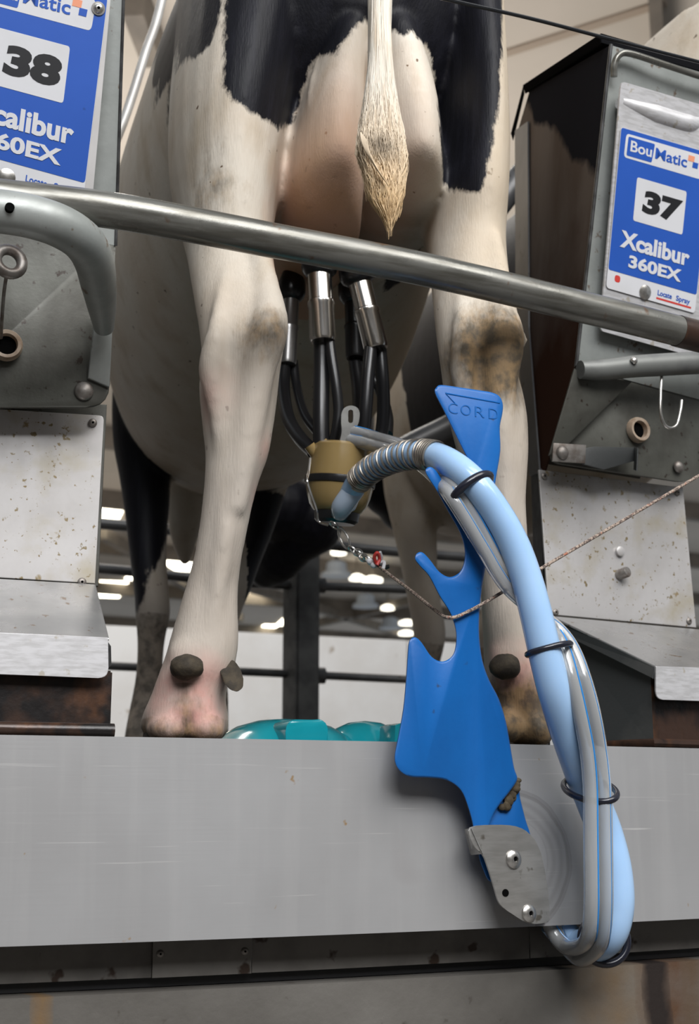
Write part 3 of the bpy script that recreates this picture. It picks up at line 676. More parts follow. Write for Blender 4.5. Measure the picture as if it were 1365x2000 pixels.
def barrel(bm, secs, seg=72):
    rings = []
    for (yl, cx, rx, top, bot) in secs:
        cz = (top + bot) / 2; rz = (top - bot) / 2; r = []
        for k in range(seg):
            a = 2 * pi * k / seg; ca, sa = cos(a), sin(a)
            r.append(Vector((cx + rx * math.copysign(abs(ca) ** .85, ca), yl, cz + rz * math.copysign(abs(sa) ** .9, sa))))
        rings.append(r)
    R2 = [catmull([r[k] for r in rings], 9) for k in range(seg)]
    loft(bm, [[R2[k][i] for k in range(seg)] for i in range(len(R2[0]))])
def blob(bm, c, r, seg=16):
    m = Matrix.Translation(c) @ Matrix.Diagonal((*r, 1)); bmesh.ops.create_uvsphere(bm, u_segments=seg, v_segments=seg // 2 + 2, radius=1, matrix=m)

HL = [(1446, 292, 432, .010, .050), (1428, 274, 445, .012, .060), (1398, 277, 446, .0, .056), (1365, 292, 441, -.005, .048), (1340, 301, 445, -.010, .043),
      (1310, 312, 456, -.015, .043), (1280, 323, 463, -.015, .042), (1240, 334, 466, -.015, .038), (1190, 349, 465, -.015, .034), (1140, 364, 466, -.015, .032),
      (1090, 378, 472, -.02, .032), (1040, 387, 482, -.02, .033), (990, 394, 492, -.02, .036), (940, 399, 505, -.02, .042), (890, 401, 523, -.015, .050),
      (840, 396, 532, -.01, .056), (790, 391, 539, -.005, .062), (750, 389, 543, 0, .066), (715, 395, 547, 0, .066), (680, 393, 553, 0, .064),
      (640, 388, 555, .008, .064), (600, 381, 550, .022, .066), (550, 373, 540, .048, .075), (500, 365, 531, .08, .092), (450, 354, 532, .11, .125),
      (400, 343, 538, .14, .16), (350, 334, 545, .165, .19), (280, 330, 560, .185, .215), (200, 332, 585, .205, .23), (100, 342, 610, .225, .24),
      (0, 352, 630, .245, .245), (-150, 372, 660, .27, .24), (-300, 430, 660, .25, .24)]
HR = [(1456, 958, 1068, .010, .050), (1430, 950, 1076, .012, .058), (1392, 950, 1068, 0, .052), (1350, 950, 1058, -.01, .045), (1300, 948, 1050, -.015, .042),
      (1240, 945, 1040, -.015, .038), (1150, 940, 1032, -.015, .034), (1050, 935, 1028, -.02, .034), (980, 925, 1024, -.02, .038), (930, 912, 1026, -.02, .044),
      (880, 895, 1028, -.015, .052), (820, 880, 1025, -.005, .060), (770, 870, 1016, 0, .062), (730, 866, 1006, 0, .062), (690, 860, 1011, 0, .063),
      (650, 855, 1012, .005, .066), (600, 850, 1001, .022, .07), (540, 846, 986, .05, .08), (480, 842, 977, .08, .10), (420, 838, 973, .11, .14),
      (350, 832, 968, .15, .175), (280, 825, 958, .18, .205), (200, 812, 950, .205, .225), (100, 790, 946, .225, .235), (0, 770, 944, .245, .24),
      (-150, 750, 930, .27, .235), (-300, 740, 880, .25, .24)]
UL = [(20, 630, 740, .05, .05), (80, 622, 716, .04, .085), (140, 604, 706, .055, .115), (200, 586, 700, .07, .14), (270, 566, 697, .08, .165), (340, 550, 694, .10, .19),
      (410, 541, 692, .12, .205), (460, 540, 690, .15, .20), (500, 546, 688, .18, .18), (528, 566, 680, .21, .14), (545, 600, 660, .22, .06)]
UR = [(20, 690, 800, .05, .05), (80, 700, 808, .04, .085), (140, 701, 818, .055, .115), (200, 698, 830, .07, .14), (270, 696, 838, .08, .165), (340, 693, 841, .10, .19),
      (400, 692, 840, .12, .205), (440, 692, 836, .15, .20), (470, 696, 828, .18, .18), (494, 712, 806, .21, .14), (508, 740, 780, .22, .06)]
BARREL = [(-.02, 0, .10, 1.32, 1.08), (.03, 0, .17, 1.38, 1.0), (.15, .0, .23, 1.42, .9), (.35, 0, .27, 1.44, .82), (.55, 0, .30, 1.43, .76), (.8, 0, .33, 1.42, .70), (1.05, 0, .34, 1.40, .65), (1.3, 0, .32, 1.40, .645),
          (1.5, 0, .28, 1.40, .67), (1.68, 0, .22, 1.38, .72), (1.85, 0, .16, 1.38, .84), (2.0, 0, .12, 1.30, .98), (2.1, 0, .09, 1.22, 1.0)]
FL = [(640, 228, 380, 1.42, .13), (720, 222, 372, 1.43, .12), (800, 218, 345, 1.44, .105), (870, 221, 342, 1.45, .09), (930, 232, 335, 1.45, .075), (1000, 243, 330, 1.44, .062), (1060, 250, 326, 1.43, .055),
      (1110, 256, 326, 1.42, .056), (1160, 262, 330, 1.41, .058), (1200, 264, 332, 1.41, .055), (1250, 268, 322, 1.42, .042), (1300, 267, 318, 1.43, .038), (1340, 262, 320, 1.44, .04), (1380, 254, 322, 1.44, .045), (1420, 246, 322, 1.42, .055), (1462, 240, 326, 1.40, .07), (1490, 238, 326, 1.39, .075)]
FR = [(760, 470, 620, 1.46, .12), (850, 478, 600, 1.46, .10), (920, 482, 570, 1.46, .085), (980, 482, 552, 1.45, .07), (1040, 478, 532, 1.44, .055), (1100, 455, 508, 1.42, .052), (1150, 430, 490, 1.41, .055),
      (1200, 412, 470, 1.42, .045), (1300, 396, 446, 1.43, .038), (1370, 388, 446, 1.44, .042), (1420, 380, 446, 1.42, .052), (1485, 372, 446, 1.40, .075)]
DEW = [(820, 300, 440, 1.6, .10), (880, 312, 425, 1.62, .09), (940, 320, 410, 1.64, .07), (1000, 326, 398, 1.66, .05), (1045, 332, 388, 1.67, .035), (1080, 343, 377, 1.68, .022), (1102, 354, 368, 1.68, .012)]

def sdf(x, z, poly):
    """signed distance to an outline, positive inside"""
    d = 1e9; ins = False; n = len(poly); j = n - 1
    for i in range(n):
        ax, az = poly[i]; bx, bz = poly[j]
        ex, ez = bx - ax, bz - az; wx, wz = x - ax, z - az
        q = ex * ex + ez * ez; t = max(0, min(1, (wx * ex + wz * ez) / q)) if q else 0
        dx, dz = wx - ex * t, wz - ez * t; d = min(d, dx * dx + dz * dz)
        if (az > z) != (bz > z) and x < (bx - ax) * (z - az) / (bz - az) + ax: ins = not ins
        j = i
    d = sqrt(d); return d if ins else -d
def poly_at(pts, yl): return [(p.x, p.z) for p in (pc(a, b, yl) for a, b in pts)]
PAX = list([(338, -400), (335, 0), (340, 110), (347, 133), (358, 120), (380, 115), (398, 100), (415, 80), (424, 50), (431, 20), (436, -30), (440, -400)])
PA = poly_at(PAX, .05)
PBX = list([(446, -400), (442, -20), (437, 60), (436, 120), (437, 172), (455, 195), (475, 205), (492, 222), (520, 235), (540, 250), (552, 248), (572, 236), (582, 210), (592, 170), (604, 140), (614, 112), (640, 106),
             (655, 108), (664, 88), (686, 64), (700, 45), (716, 40), (740, 30), (760, 58), (776, 64), (792, 72), (806, 60), (815, 76), (832, 84), (841, 112), (849, 160), (855, 210), (859, 260), (862, 300), (864, 335), (868, 360), (890, 372), (912, 376), (938, 374), (946, 350), (956, 315), (962, 270), (975, 200), (990, 0), (990, -400)])
PB = poly_at(PBX, -.02)
GREY = []
PG_ = poly_at([(296, 110), (302, 90), (314, 88), (322, 100), (323, 125), (318, 150), (306, 168), (297, 155), (294, 130)], .45)
FLB = poly_at([(150, 600), (330, 600), (262, 830), (330, 880), (330, 1000), (322, 1060), (305, 1110), (290, 1140), (272, 1190), (262, 1210), (240, 1100)], 1.45)

def cow_attr(kind):
    def f(p):
        blk = pink = dirt_shade = mud = -1.0
        x, y, z = p
        if kind == 'main':
            if z > .68 and y < .52:
                blk = max(min(sdf(x, z, PA), .7 - y), min(sdf(x, z, PB), .45 - y))
                blk = max(blk, -1)
            if x < 0 and GREY: blk = max(blk, .034 - sqrt(((y - GREY[0].y) / 1.25) ** 2 + (z - GREY[0].z) ** 2 * .8))
            if y > 1.25 and x < -.06: blk = max(blk, min(sdf(x, z, FLB), y - 1.36))
            elif y > 1.25 and x > .03 and z < .7: blk = min(z - .30, .66 - z, y - 1.33)
            if y > 2.0: blk = .05
            if y < .5:
                ud = max(sdf(x, z, UDP), -1); pink = ud
            q = pc_hockR; d1 = .062 - sqrt((x - q.x) ** 2 + (z - q.z) ** 2 * .75 + (y - q.y) ** 2 * .3)
            q = pc_hockL; d2 = .045 - sqrt((x - q.x) ** 2 + (z - q.z) ** 2 + (y - q.y) ** 2 * .5) - .016
            dirt_shade = max(d1, d2)
            if y < .4 and z < .115 and x > 0: dirt_shade = max(dirt_shade, .09 - z)
            if y < .4 and z < .035 and x < 0: dirt_shade = max(dirt_shade, (.02 - z) * .6 )
            if y > 1.2 and z < .36: mud = (.36 - z)
            if y < .4 and x > .15 and z < .5: mud = max(mud, min((x - .262) * .7, (.44 - z) * .3) - .005)
        else:
            v = noise.noise(Vector((x * 2.1 + 3.3, y * 1.7 + 1.2, z * 2.0 + 7.7)))
            blk = (v - .12) * .3
            if y > .5 and z < 1.0 and y < 1.6: blk = -.2
            if y > 1.0 and y < 1.25 and x < -.28: blk = .02
            if y > 1.9: blk = .1
            if y > 1.62 and z < .95: blk = .1
            if z < .35: mud = .35 - z; blk = -1
            pink = -1 if not (y < .45 and abs(x) < .17 and z < 1.0) else .03
        return blk, pink, dirt_shade, mud
    return f
UDP = poly_at([(640, 90), (720, 70), (790, 90), (822, 150), (836, 260), (838, 380), (838, 560), (575, 560), (552, 500), (548, 420), (556, 320), (585, 200), (610, 130)], -.02)
pc_hockR = pc(968, 690, -.07); pc_hockL = pc(520, 660, -.06)

def cow_material():
    m, t, bs = nt('holstein_coat'); co = coords(t)
    def att(n):
        a = N(t, 'ShaderNodeAttribute'); a.attribute_name = n; return a.outputs['Fac']
    def edge(n, amp, sc, soft):
        nn = noi(t, coords(t, (1.6, 1.6, .7)), sc, detail=4, rough=.7, lo=0, hi=1)
        v = mth(t, 'ADD', att(n), mth(t, 'MULTIPLY_ADD', nn, amp, -amp * .5))
        return mth(t, 'MULTIPLY_ADD', v, 1 / soft, .5, clamp=True)
    sx0 = N(t, 'ShaderNodeSeparateXYZ'); t.links.new(co, sx0.inputs[0])
    col = mix(t, noi(t, co, 7, lo=.35, hi=.65), (.66, .61, .53), (.58, .50, .405))
    col = mix(t, mth(t, 'MULTIPLY', noi(t, coords(t, (1, 1, .5)), 16, lo=.52, hi=.75), .55), col, (.40, .31, .20))
    strand = noi(t, coords(t, (420, 420, 45)), 1, detail=2, lo=.3, hi=.7)
    col = mix(t, mth(t, 'MULTIPLY', strand, .12), col, (.40, .34, .27))
    col = mix(t, noi(t, co, 60, detail=2, lo=.72, hi=.76), col, (.13, .09, .06))
    warm = mth(t, 'MULTIPLY_ADD', mth(t, 'MULTIPLY_ADD', noi(t, co, 8, lo=.2, hi=.8), .10, sx0.outputs[0]), 9.0, -1.6, clamp=True)
    col = mix(t, mth(t, 'MULTIPLY', warm, .75), col, (.53, .43, .31))
    lowleg = mth(t, 'MULTIPLY_ADD', mth(t, 'MULTIPLY_ADD', noi(t, co, 6, lo=.2, hi=.8), -.18, sx0.outputs[2]), -3.0, 1.75, clamp=True)
    col = mix(t, mth(t, 'MULTIPLY', lowleg, .8), col, mix(t, noi(t, coords(t, (1, 1, .35)), 12, lo=.35, hi=.65), (.47, .42, .37), (.36, .31, .265)))
    pk = mix(t, noi(t, co, 9, lo=.35, hi=.65), (.58, .34, .24), (.55, .31, .18))
    pk = mix(t, noi(t, co, 70, detail=3, lo=.66, hi=.74), pk, (.36, .2, .12))
    # the udder skin shades from cream hair at the top to bare pink skin below
    sx = N(t, 'ShaderNodeSeparateXYZ'); t.links.new(co, sx.inputs[0])
    bare = mth(t, 'MULTIPLY_ADD', sx.outputs[2], -4.2, 4.15, clamp=True)
    rt = mth(t, 'MULTIPLY_ADD', mth(t, 'SUBTRACT', sx.outputs[0], pc(745, 250, -.1).x), 14, .5, clamp=True)
    hi = mth(t, 'MULTIPLY_ADD', sx.outputs[2], 6.0, -4.35, clamp=True)
    bare = mth(t, 'MULTIPLY', bare, mth(t, 'SUBTRACT', 1, mth(t, 'MULTIPLY', mth(t, 'MULTIPLY', rt, hi), .85)))
    col = mix(t, mth(t, 'MULTIPLY', edge('pink', .05, 8, .05), mth(t, 'MULTIPLY_ADD', bare, .85, .12)), col, pk)
    # pink skin around the pastern of the near hoof
    px_ = att('skin'); col = mix(t, mth(t, 'MULTIPLY', px_, noi(t, co, 22, lo=.2, hi=.6)), col, (.60, .30, .26))
    dr = mix(t, noi(t, co, 50, lo=.4, hi=.6), (.26, .165, .075), (.075, .055, .032))
    col = mix(t, mth(t, 'MULTIPLY', edge('dirt_shade', .07, 26, .035), .9), col, dr)
    md = mix(t, noi(t, co, 40, lo=.4, hi=.62), (.30, .25, .20), (.10, .085, .07))
    col = mix(t, mth(t, 'MULTIPLY', edge('mud', .12, 22, .05), .9), col, md)
    bk = mix(t, mth(t, 'MULTIPLY', noi(t, coords(t, (60, 60, 6)), 1, lo=.45, hi=.75), .5), (.006, .006, .009), (.020, .020, .029))
    col = mix(t, edge('black', .022, 55, .006), col, bk)
    t.links.new(col, bs.inputs['Base Color'])
    t.links.new(mth(t, 'MULTIPLY_ADD', edge('black', .022, 55, .006), -.12, .62), bs.inputs['Roughness'])
    bs.inputs['Sheen Weight'].default_value = .02; bs.inputs['Sheen Roughness'].default_value = .4
    bs.inputs['Specular IOR Level'].default_value = .18
    h = mth(t, 'ADD', mth(t, 'MULTIPLY', strand, .35), mth(t, 'MULTIPLY', noi(t, co, 28, detail=6, lo=0, hi=1), .9))
    bump(t, bs, h, .16, .005)
    return m
M['coat'] = cow_material()
M['horn'] = material('muddy_horn', (.022, .016, .009), .8, alt=(.050, .037, .021), alt_scale=60, spots=(.03, .022, .015), spot_scale=90, spot_rng=(.55, .65), bmp=.6, bmp_scale=120)

def groove_tubes(bm):
    """tendons, bones and folds that show under the skin of the near hind legs"""
    def tb(pts, r, emb=.001): 
        P = [pc(p[0], p[1], p[2] + emb) for p in pts]; tube(bm, P, [q * 1.15 for q in r], 10)
    tb([(500, 455, -.012), (512, 520, -.022), (522, 570, -.036), (526, 620, -.052), (522, 660, -.060), (505, 720, -.060), (490, 800, -.056), (474, 900, -.050), (458, 1000, -.048)], [.012, .015, .017, .023, .024, .021, .02, .018, .013])   # achilles, point of hock
    tb([(452, 500, -.015), (440, 560, -.028), (425, 640, -.048), (412, 720, -.058), (425, 800, -.052), (430, 900, -.044)], [.006, .010, .012, .016, .012, .006])
    tb([(442, 960, -.048), (438, 1050, -.048), (425, 1140, -.044), (412, 1230, -.046)], [.010, .013, .012, .008])
    tb([(962, 460, -.01), (972, 540, -.026), (975, 600, -.040), (982, 650, -.055), (980, 690, -.058), (975, 760, -.055), (978, 850, -.050), (985, 950, -.046), (990, 1050, -.046)], [.012, .016, .020, .027, .027, .022, .02, .017, .012])
    tb([(900, 560, -.02), (905, 640, -.045), (902, 720, -.054), (915, 820, -.048)], [.008, .014, .016, .008])
    # heel bulbs, near foot and far-right foot, with the cleft between them
    for (x, y, rx, rz) in ((330, 1424, .030, .020), (402, 1426, .025, .020), (984, 1422, .022, .026), (1042, 1426, .024, .026)):
        blob(bm, pc(x, y, -.030), (rx, .034, rz))
    blob(bm, pc(385, 1285, -.035), (.040, .022, .034)); blob(bm, pc(1000, 1290, -.035), (.034, .022, .034))
    # skin folds at the top of the udder, left and right of the tail
    for x in (612, 626, 640): tb([(x + 8, 125, -.015), (x + 2, 165, -.02), (x - 8, 215, -.035)], [.004, .009, .004], .042)
    tb([(795, 130, -.02), (803, 190, -.032), (808, 260, -.046)], [.003, .007, .003], .034)
    tb([(1008, 648, -.040), (1013, 664, -.040), (1008, 682, -.036)], [.008, .012, .008], .0)

def build_body(kind, name):
    bm = BM()
    for s in (HL, HR, FL, FR): leg(bm, s)
    for s in (UL, UR): leg(bm, [(a_, b_, c_, d_ + .03, e_) for a_, b_, c_, d_, e_ in s])
    barrel(bm, BARREL)
    if kind == 'main':
        leg(bm, DEW); groove_tubes(bm)
        hd = [Vector((0, 1.95, 1.12)), Vector((.02, 2.12, 1.0)), Vector((.04, 2.25, .88)), pc(600, 1010, 2.34), pc(570, 1055, 2.40), pc(545, 1090, 2.45), pc(520, 1115, 2.50)]
        for c_, r_ in zip(catmull(hd, 3), interp([.14, .13, .12, .11, .09, .08, .06], 3)): blob(bm, c_, (r_, r_, r_ * .95))
    else:
        # neighbour: brisket and hanging head turned to its left
        for (c, r) in NB_BLOBS: blob(bm, c, r)
    me = bpy.data.meshes.new(name); bm.to_mesh(me); bm.free()
    o = bpy.data.objects.new(name, me); COL.objects.link(o)
    rm = o.modifiers.new('r', 'REMESH'); rm.mode = 'VOXEL'; rm.voxel_size = .0055 if kind == 'main' else .012
    sm = o.modifiers.new('s', 'SMOOTH'); sm.factor = .5; sm.iterations = 10 if kind == 'main' else 3
    dg = bpy.context.evaluated_depsgraph_get(); m2 = bpy.data.meshes.new_from_object(o.evaluated_get(dg))
    o.modifiers.clear(); o.data = m2; bpy.data.meshes.remove(me); m2.name = name
    for p in m2.polygons: p.use_smooth = True
    if kind == 'main':
        from mathutils.bvhtree import BVHTree
        bv = BVHTree.FromPolygons([v.co for v in m2.vertices], [tuple(p.vertices) for p in m2.polygons])
        hit = bv.ray_cast(CO, CMI.to_3x3() @ ray(309, 128))
        if hit[0]: GREY.append(hit[0])
        for poly, pix, yl in ((PA, PAX, .05), (PB, PBX, -.02)):
            for i_, (a_, b_) in enumerate(pix):
                h_ = bv.ray_cast(CO, CMI.to_3x3() @ ray(a_, b_))
                if h_[0] and b_ > -60 and h_[0].y < .5: poly[i_] = (h_[0].x, h_[0].z)
    f = cow_attr(kind); n = len(m2.vertices)
    A = {k: [0.0] * n for k in ('black', 'pink', 'dirt_shade', 'mud', 'skin')}
    WORN = [(pc(407, 775, -.04), .045, .5), (pc(520, 880, -.04), .03, .35), (pc(500, 960, -.03), .03, .35), (pc(482, 1060, -.03), .03, .3)]; STIF = pc(372, 372, .0)
    q1 = pc(370, 1370, -.05); q2 = pc(1000, 1330, -.05)
    for i, v in enumerate(m2.vertices):
        b, p_, d, mu = f(v.co); A['black'][i] = b; A['pink'][i] = p_; A['dirt_shade'][i] = d; A['mud'][i] = mu
        if kind == 'main' and v.co.y < .5 and .3 < v.co.z < 1.0:
            for q_, r_, w_ in WORN: A['skin'][i] = max(A['skin'][i], min(1, (1.2 - (v.co - q_).length / r_)) * w_)
            A['dirt_shade'][i] = max(A['dirt_shade'][i], .004 - (v.co - STIF).length * .3 )
        if kind == 'main' and v.co.z < .25 and v.co.y < .3:
            A['skin'][i] = max(0, min(1, 1.25 - (v.co - q1).length / .062), min(1, 1.1 - (v.co - q2).length / .06))
            A['dirt_shade'][i] = max(d, -.2)
            if v.co.z < .075: A['dirt_shade'][i] = max(A['dirt_shade'][i], .012 - abs(v.co.x - (pc(368, 1430, -.06).x - .05 * v.co.z)) - .12 * v.co.z)  # heel cleft darkened here: crease shade painted through the dirt channel
    for k, vals in A.items():
        a = m2.attributes.new(k, 'FLOAT', 'POINT'); a.data.foreach_set('value', vals)
    m2.materials.clear(); m2.materials.append(M['coat'])
    return o
cow = build_body('main', 'cow'); cow.matrix_world = CM; WLOC[cow] = Vector((0, 0, 0))
tag(cow, 'black and white dairy cow seen from behind with a full udder being milked', 'cow')
def cow_child(name, bm, mat, **k):
    o = obj(name, bm, mat, None, keep=True, **k); o.parent = cow; return o
# dewclaws
def dewclaw(px, py, r, sx, sz, tip, yl=-.062):
    c = pc(px, py, yl); bm = BM(); t = pc(tip[0], tip[1], yl - .012)
    rings = []; ax = (t - c)
    for k, (f_, rr) in enumerate(((-.5, .35), (-.3, .8), (.0, 1.0), (.4, .95), (.8, .72), (1.0, .42), (1.06, .1))):
        o_ = c + ax * f_; rings.append([o_ + Vector((r * sx * rr * cos(2 * pi * j / 18), r * .8 * rr * sin(2 * pi * j / 18) * .9, r * sz * rr * sin(2 * pi * j / 18) * .55)) for j in range(18)])
    loft(bm, rings)
    for v in bm.verts: v.co += Vector([noise.noise(v.co * 90 + Vector((i * 7, 0, 0))) for i in range(3)]) * .0022
    cow_child('dewclaw', bm, M['horn'])
def knob(px, py, yl, r, seed):
    bm = BM(); c = pc(px, py, yl); blob(bm, Vector((0, 0, 0)), r, 24)
    for v in bm.verts: v.co = c + v.co * (1 + .10 * noise.noise(v.co * 70 + Vector((seed, 0, 0))) + .05 * noise.noise(v.co * 220 + Vector((0, seed, 0))))
    cow_child('dewclaw', bm, M['horn'])
knob(364, 1303, -.060, (.0215, .020, .0165), 1.0); knob(986, 1302, -.060, (.0215, .020, .0170), 5.0)
dewclaw(450, 1312, .0135, 1.0, 1.7, (461, 1345), -.048)
for (x0, x1, y0) in ((282, 352, 1446), (356, 436, 1448), (955, 1008, 1458), (1012, 1070, 1460)):
    a = pc(x0, y0, -.02); b = pc(x1, y0, -.02); c = (a + b) / 2; rx = (b - a).length / 2; bm = BM(); rings = []
    for (z, s) in ((.0, 1.0), (.006, 1.0), (.016, .97), (.024, .9)):
        rings.append([Vector((c.x + rx * s * cos(2 * pi * j / 20), .02 + .07 * s * sin(2 * pi * j / 20), z)) for j in range(20)])
    loft(bm, rings); cow_child('hoof', bm, M['horn'])
# tail and switch
def hair_mat():
    m, t, bs = nt('tail_hair'); co = coords(t)
    sx = N(t, 'ShaderNodeSeparateXYZ'); t.links.new(co, sx.inputs[0])
    zt_, zb_ = pc(735, 180, -.15).z, pc(735, 400, -.15).z
    f = mth(t, 'DIVIDE', mth(t, 'SUBTRACT', sx.outputs[2], zt_), zb_ - zt_, clamp=True)
    col = mix(t, f, (.74, .68, .58), (.60, .42, .22))
    col = mix(t, noi(t, coords(t, (200, 200, 12)), 1, lo=.5, hi=.8), col, (.45, .32, .18))
    dq = pc(735, 300, -.16)
    dd = mth(t, 'SUBTRACT', sx.outputs[2], dq.z); band = mth(t, 'SUBTRACT', 1, mth(t, 'DIVIDE', mth(t, 'ABSOLUTE', dd), .028), clamp=True)
    dxx = mth(t, 'SUBTRACT', 1, mth(t, 'DIVIDE', mth(t, 'ABSOLUTE', mth(t, 'SUBTRACT', sx.outputs[0], dq.x)), .035), clamp=True)
    col = mix(t, mth(t, 'MULTIPLY', mth(t, 'MULTIPLY', band, dxx), .9), col, (.12, .08, .04))
    t.links.new(col, bs.inputs['Base Color']); bs.inputs['Roughness'].default_value = .55; return m
M['tailhair'] = hair_mat()
bm = BM(); tube(bm, [pc(742, -330, -.02), pc(742, -220, -.10), pc(742, -120, -.125), pc(742, -20, -.135), pc(741, 70, -.14), pc(738, 150, -.145), pc(736, 215, -.15), pc(735, 260, -.15)], [.03, .024, .019, .0175, .016, .0145, .011, .004], 16)
tl_ = cow_child('tail', bm, M['tailhair'])
SWO = [(40, 724, 762), (110, 721, 766), (170, 714, 772), (220, 707, 780), (265, 700, 788), (300, 698, 793), (330, 708, 793), (360, 714, 789), (390, 719, 783), (415, 736, 777), (440, 754, 768)]
def sw_edge(y):
    for (y0, a0, b0), (y1, a1, b1) in zip(SWO, SWO[1:]):
        if y <= y1: f_ = max(0, (y - y0) / (y1 - y0)); return a0 + (a1 - a0) * f_, b0 + (b1 - b0) * f_
    return 756, 766
bm = BM(); core = []
for (y, a0, b0) in SWO:
    A_, B_ = pc(a0 + 5, y, -.155), pc(b0 - 5, y, -.155); c = (A_ + B_) / 2; rx = (B_ - A_).length / 2
    core.append([c + Vector((rx * cos(2 * pi * k / 20), (.012 + rx * .35) * sin(2 * pi * k / 20), 0)) for k in range(20)])
loft(bm, core)
rnd = random.Random(3)
def lock(y0, ln, u, dep, r0, curl=0.0, n=9):
    pts = []; rr = []; ph = rnd.uniform(0, 6)
    for k in range(n):
        f_ = k / (n - 1); y = y0 + ln * f_; a0, b0 = sw_edge(y); c = (a0 + b0) / 2; hw = (b0 - a0) / 2
        g = max(0, min(1, (y - 120) / 150)); uu = u + .10 * sin(3.2 * f_ * 3 + ph) * g + curl * f_ * f_
        q = max(0.0, 1 - uu * uu); front = (.012 + hw * .00065 * .35) * sqrt(q)
        pts.append(pc(c + hw * uu, y, -.155 - front - dep - .003 * sin(9 * f_ + ph) * g)); rr.append(r0 * (1 - .8 * f_ ** 1.5))
    tube(bm, pts, rr, 5, smooth=2)
for i in range(1500): lock(rnd.uniform(-20, 320), rnd.uniform(90, 150), rnd.uniform(-1, 1), rnd.uniform(-.002, .003), rnd.uniform(.0004, .0011), rnd.uniform(-.12, .12), 7)
for i in range(260): lock(rnd.uniform(295, 350), rnd.uniform(70, 115), rnd.uniform(-.95, .95), rnd.uniform(0, .006), rnd.uniform(.0005, .0012), rnd.uniform(-.1, .5), 7)
for i in range(150):         # upswept curl across the switch
    s_ = rnd.uniform(-1, 1); pts = []; rr = []
    for k in range(8):
        f_ = k / 7; aa = f_ * 2.2
        pts.append(pc(711 + 36 * (1 - cos(aa)) * .75 + 7 * s_, 268 + 60 * sin(aa * .62) + 9 * s_ + 30 * f_ * f_, -.182 - .008 * sin(aa) - .003 * s_)); rr.append(.0012 * (1 - .7 * f_))
    tube(bm, pts, rr, 5, smooth=2)
sw = obj('tail_switch', bm, M['tailhair'], None, keep=True, normals=False); sw.parent = cow

# neighbouring cow, one stall further round the ring
ST = 1.12 / R
NM = Matrix.Translation(CEN) @ Matrix.Rotation(ST, 4, 'Z') @ Matrix.Translation(-CEN) @ CM @ Matrix.Translation((0, .10, 0))
NMI = NM.inverted()
def pn_(px, py, yl):
    v = NMI.to_3x3() @ ray(px, py); o = NMI @ CAM; return o + v * ((yl - o.y) / v.y)
NB_BLOBS = []
head = [(708, 905, 1.95, .085), (735, 935, 1.92, .085), (762, 965, 1.9, .08), (785, 1000, 1.88, .066), (802, 1030, 1.87, .05)]
ch0 = pn_(708, 905, 1.95)
NB_BLOBS += [(Vector((0, 1.8, 1.0)).lerp(ch0, k / 5), (.10, .10, .10)) for k in range(6)]
NB_BLOBS += [(pn_(x, y, yl), (r, r * 1.3, r * .9)) for x, y, yl, r in head]
nb = build_body('other', 'cow'); nb.matrix_world = NM; WLOC[nb] = Vector((0, 0, 0))
tag(nb, 'cow in the next stall, mostly hidden behind the right cabinet and blue arm', 'cow')
# ------------------------------------------------------------------ milking gear
def plastic(name, base, rough, trans=0., ior=1.4, sss=0., coat=.3, alt=None):
    m, t, bs = nt(name)
    if alt: t.links.new(mix(t, noi(t, coords(t), 9, lo=.35, hi=.65), base, alt), bs.inputs['Base Color'])
    else: bs.inputs['Base Color'].default_value = (*base, 1)
    bs.inputs['Roughness'].default_value = rough
    bs.inputs['Transmission Weight'].default_value = trans; bs.inputs['IOR'].default_value = ior
    bs.inputs['Subsurface Weight'].default_value = sss; bs.inputs['Subsurface Radius'].default_value = (.01, .012, .015); bs.inputs['Subsurface Scale'].default_value = .5
    bs.inputs['Coat Weight'].default_value = coat; bs.inputs['Coat Roughness'].default_value = .08
    return m
M['milkhose'] = plastic('pale_blue_milk_hose', (.33, .52, .78), .2, sss=.25, alt=(.38, .56, .80))
M['clear'] = plastic('clear_hose', (.95, .97, .98), .05, trans=.72, ior=1.12, coat=1.0)
M['stripe'] = plastic('blue_hose_stripe', (.03, .24, .62), .3)
M['amber'] = plastic('amber_claw_plastic', (.40, .28, .115), .2, trans=.2, ior=1.35, coat=.5, alt=(.34, .23, .09))
M['wet'] = plastic('clear_elbow', (.60, .72, .88), .08, trans=.25, ior=1.3)
M['springsteel'] = material('dull_spring_wire', (.38, .34, .29), .4, .75, alt=(.22, .19, .16), alt_scale=60)
M['greyplate'] = material('grey_bracket', (.30, .30, .29), .38, .6, alt=(.22, .22, .21), alt_scale=30)

# blue support arm -------------------------------------------------
def outline(pix, n=4):
    return [(p.x, p.y) for p in catmull([(x, y, 0) for x, y in pix], n, closed=True)]
def slab(bm, pix, d0, d1, rd=5.0):
    """plate between ring depths d0 (back) and d1 (front) with rounded rims; rd = rim radius in photo pixels"""
    n = len(pix); area2 = sum(pix[i][0] * pix[(i + 1) % n][1] - pix[(i + 1) % n][0] * pix[i][1] for i in range(n)); sg = 1 if area2 > 0 else -1
    nr = []
    for i in range(n):
        ax, ay = pix[i - 1]; bx, by = pix[(i + 1) % n]; l = math.hypot(bx - ax, by - ay) or 1
        nr.append((-(by - ay) / l * sg, (bx - ax) / l * sg))
    def flat(x, y, d):                      # the plate is flat, square to the ring at its middle
        p0 = at(930, 1250, d); n0 = inward(p0); v = ray(x, y); return CAM + v * ((p0 - CAM).dot(n0) / v.dot(n0))
    def ringv(off, d): return [flat(x + nx * off, y + ny * off, d) for (x, y), (nx, ny) in zip(pix, nr)]
    th = d0 - d1; q = rd / 1600
    loft(bm, [ringv(rd, d0), ringv(rd * .3, d0 - q * .3), ringv(0, d0 - q), ringv(0, d1 + q), ringv(rd * .3, d1 + q * .3), ringv(rd, d1)])
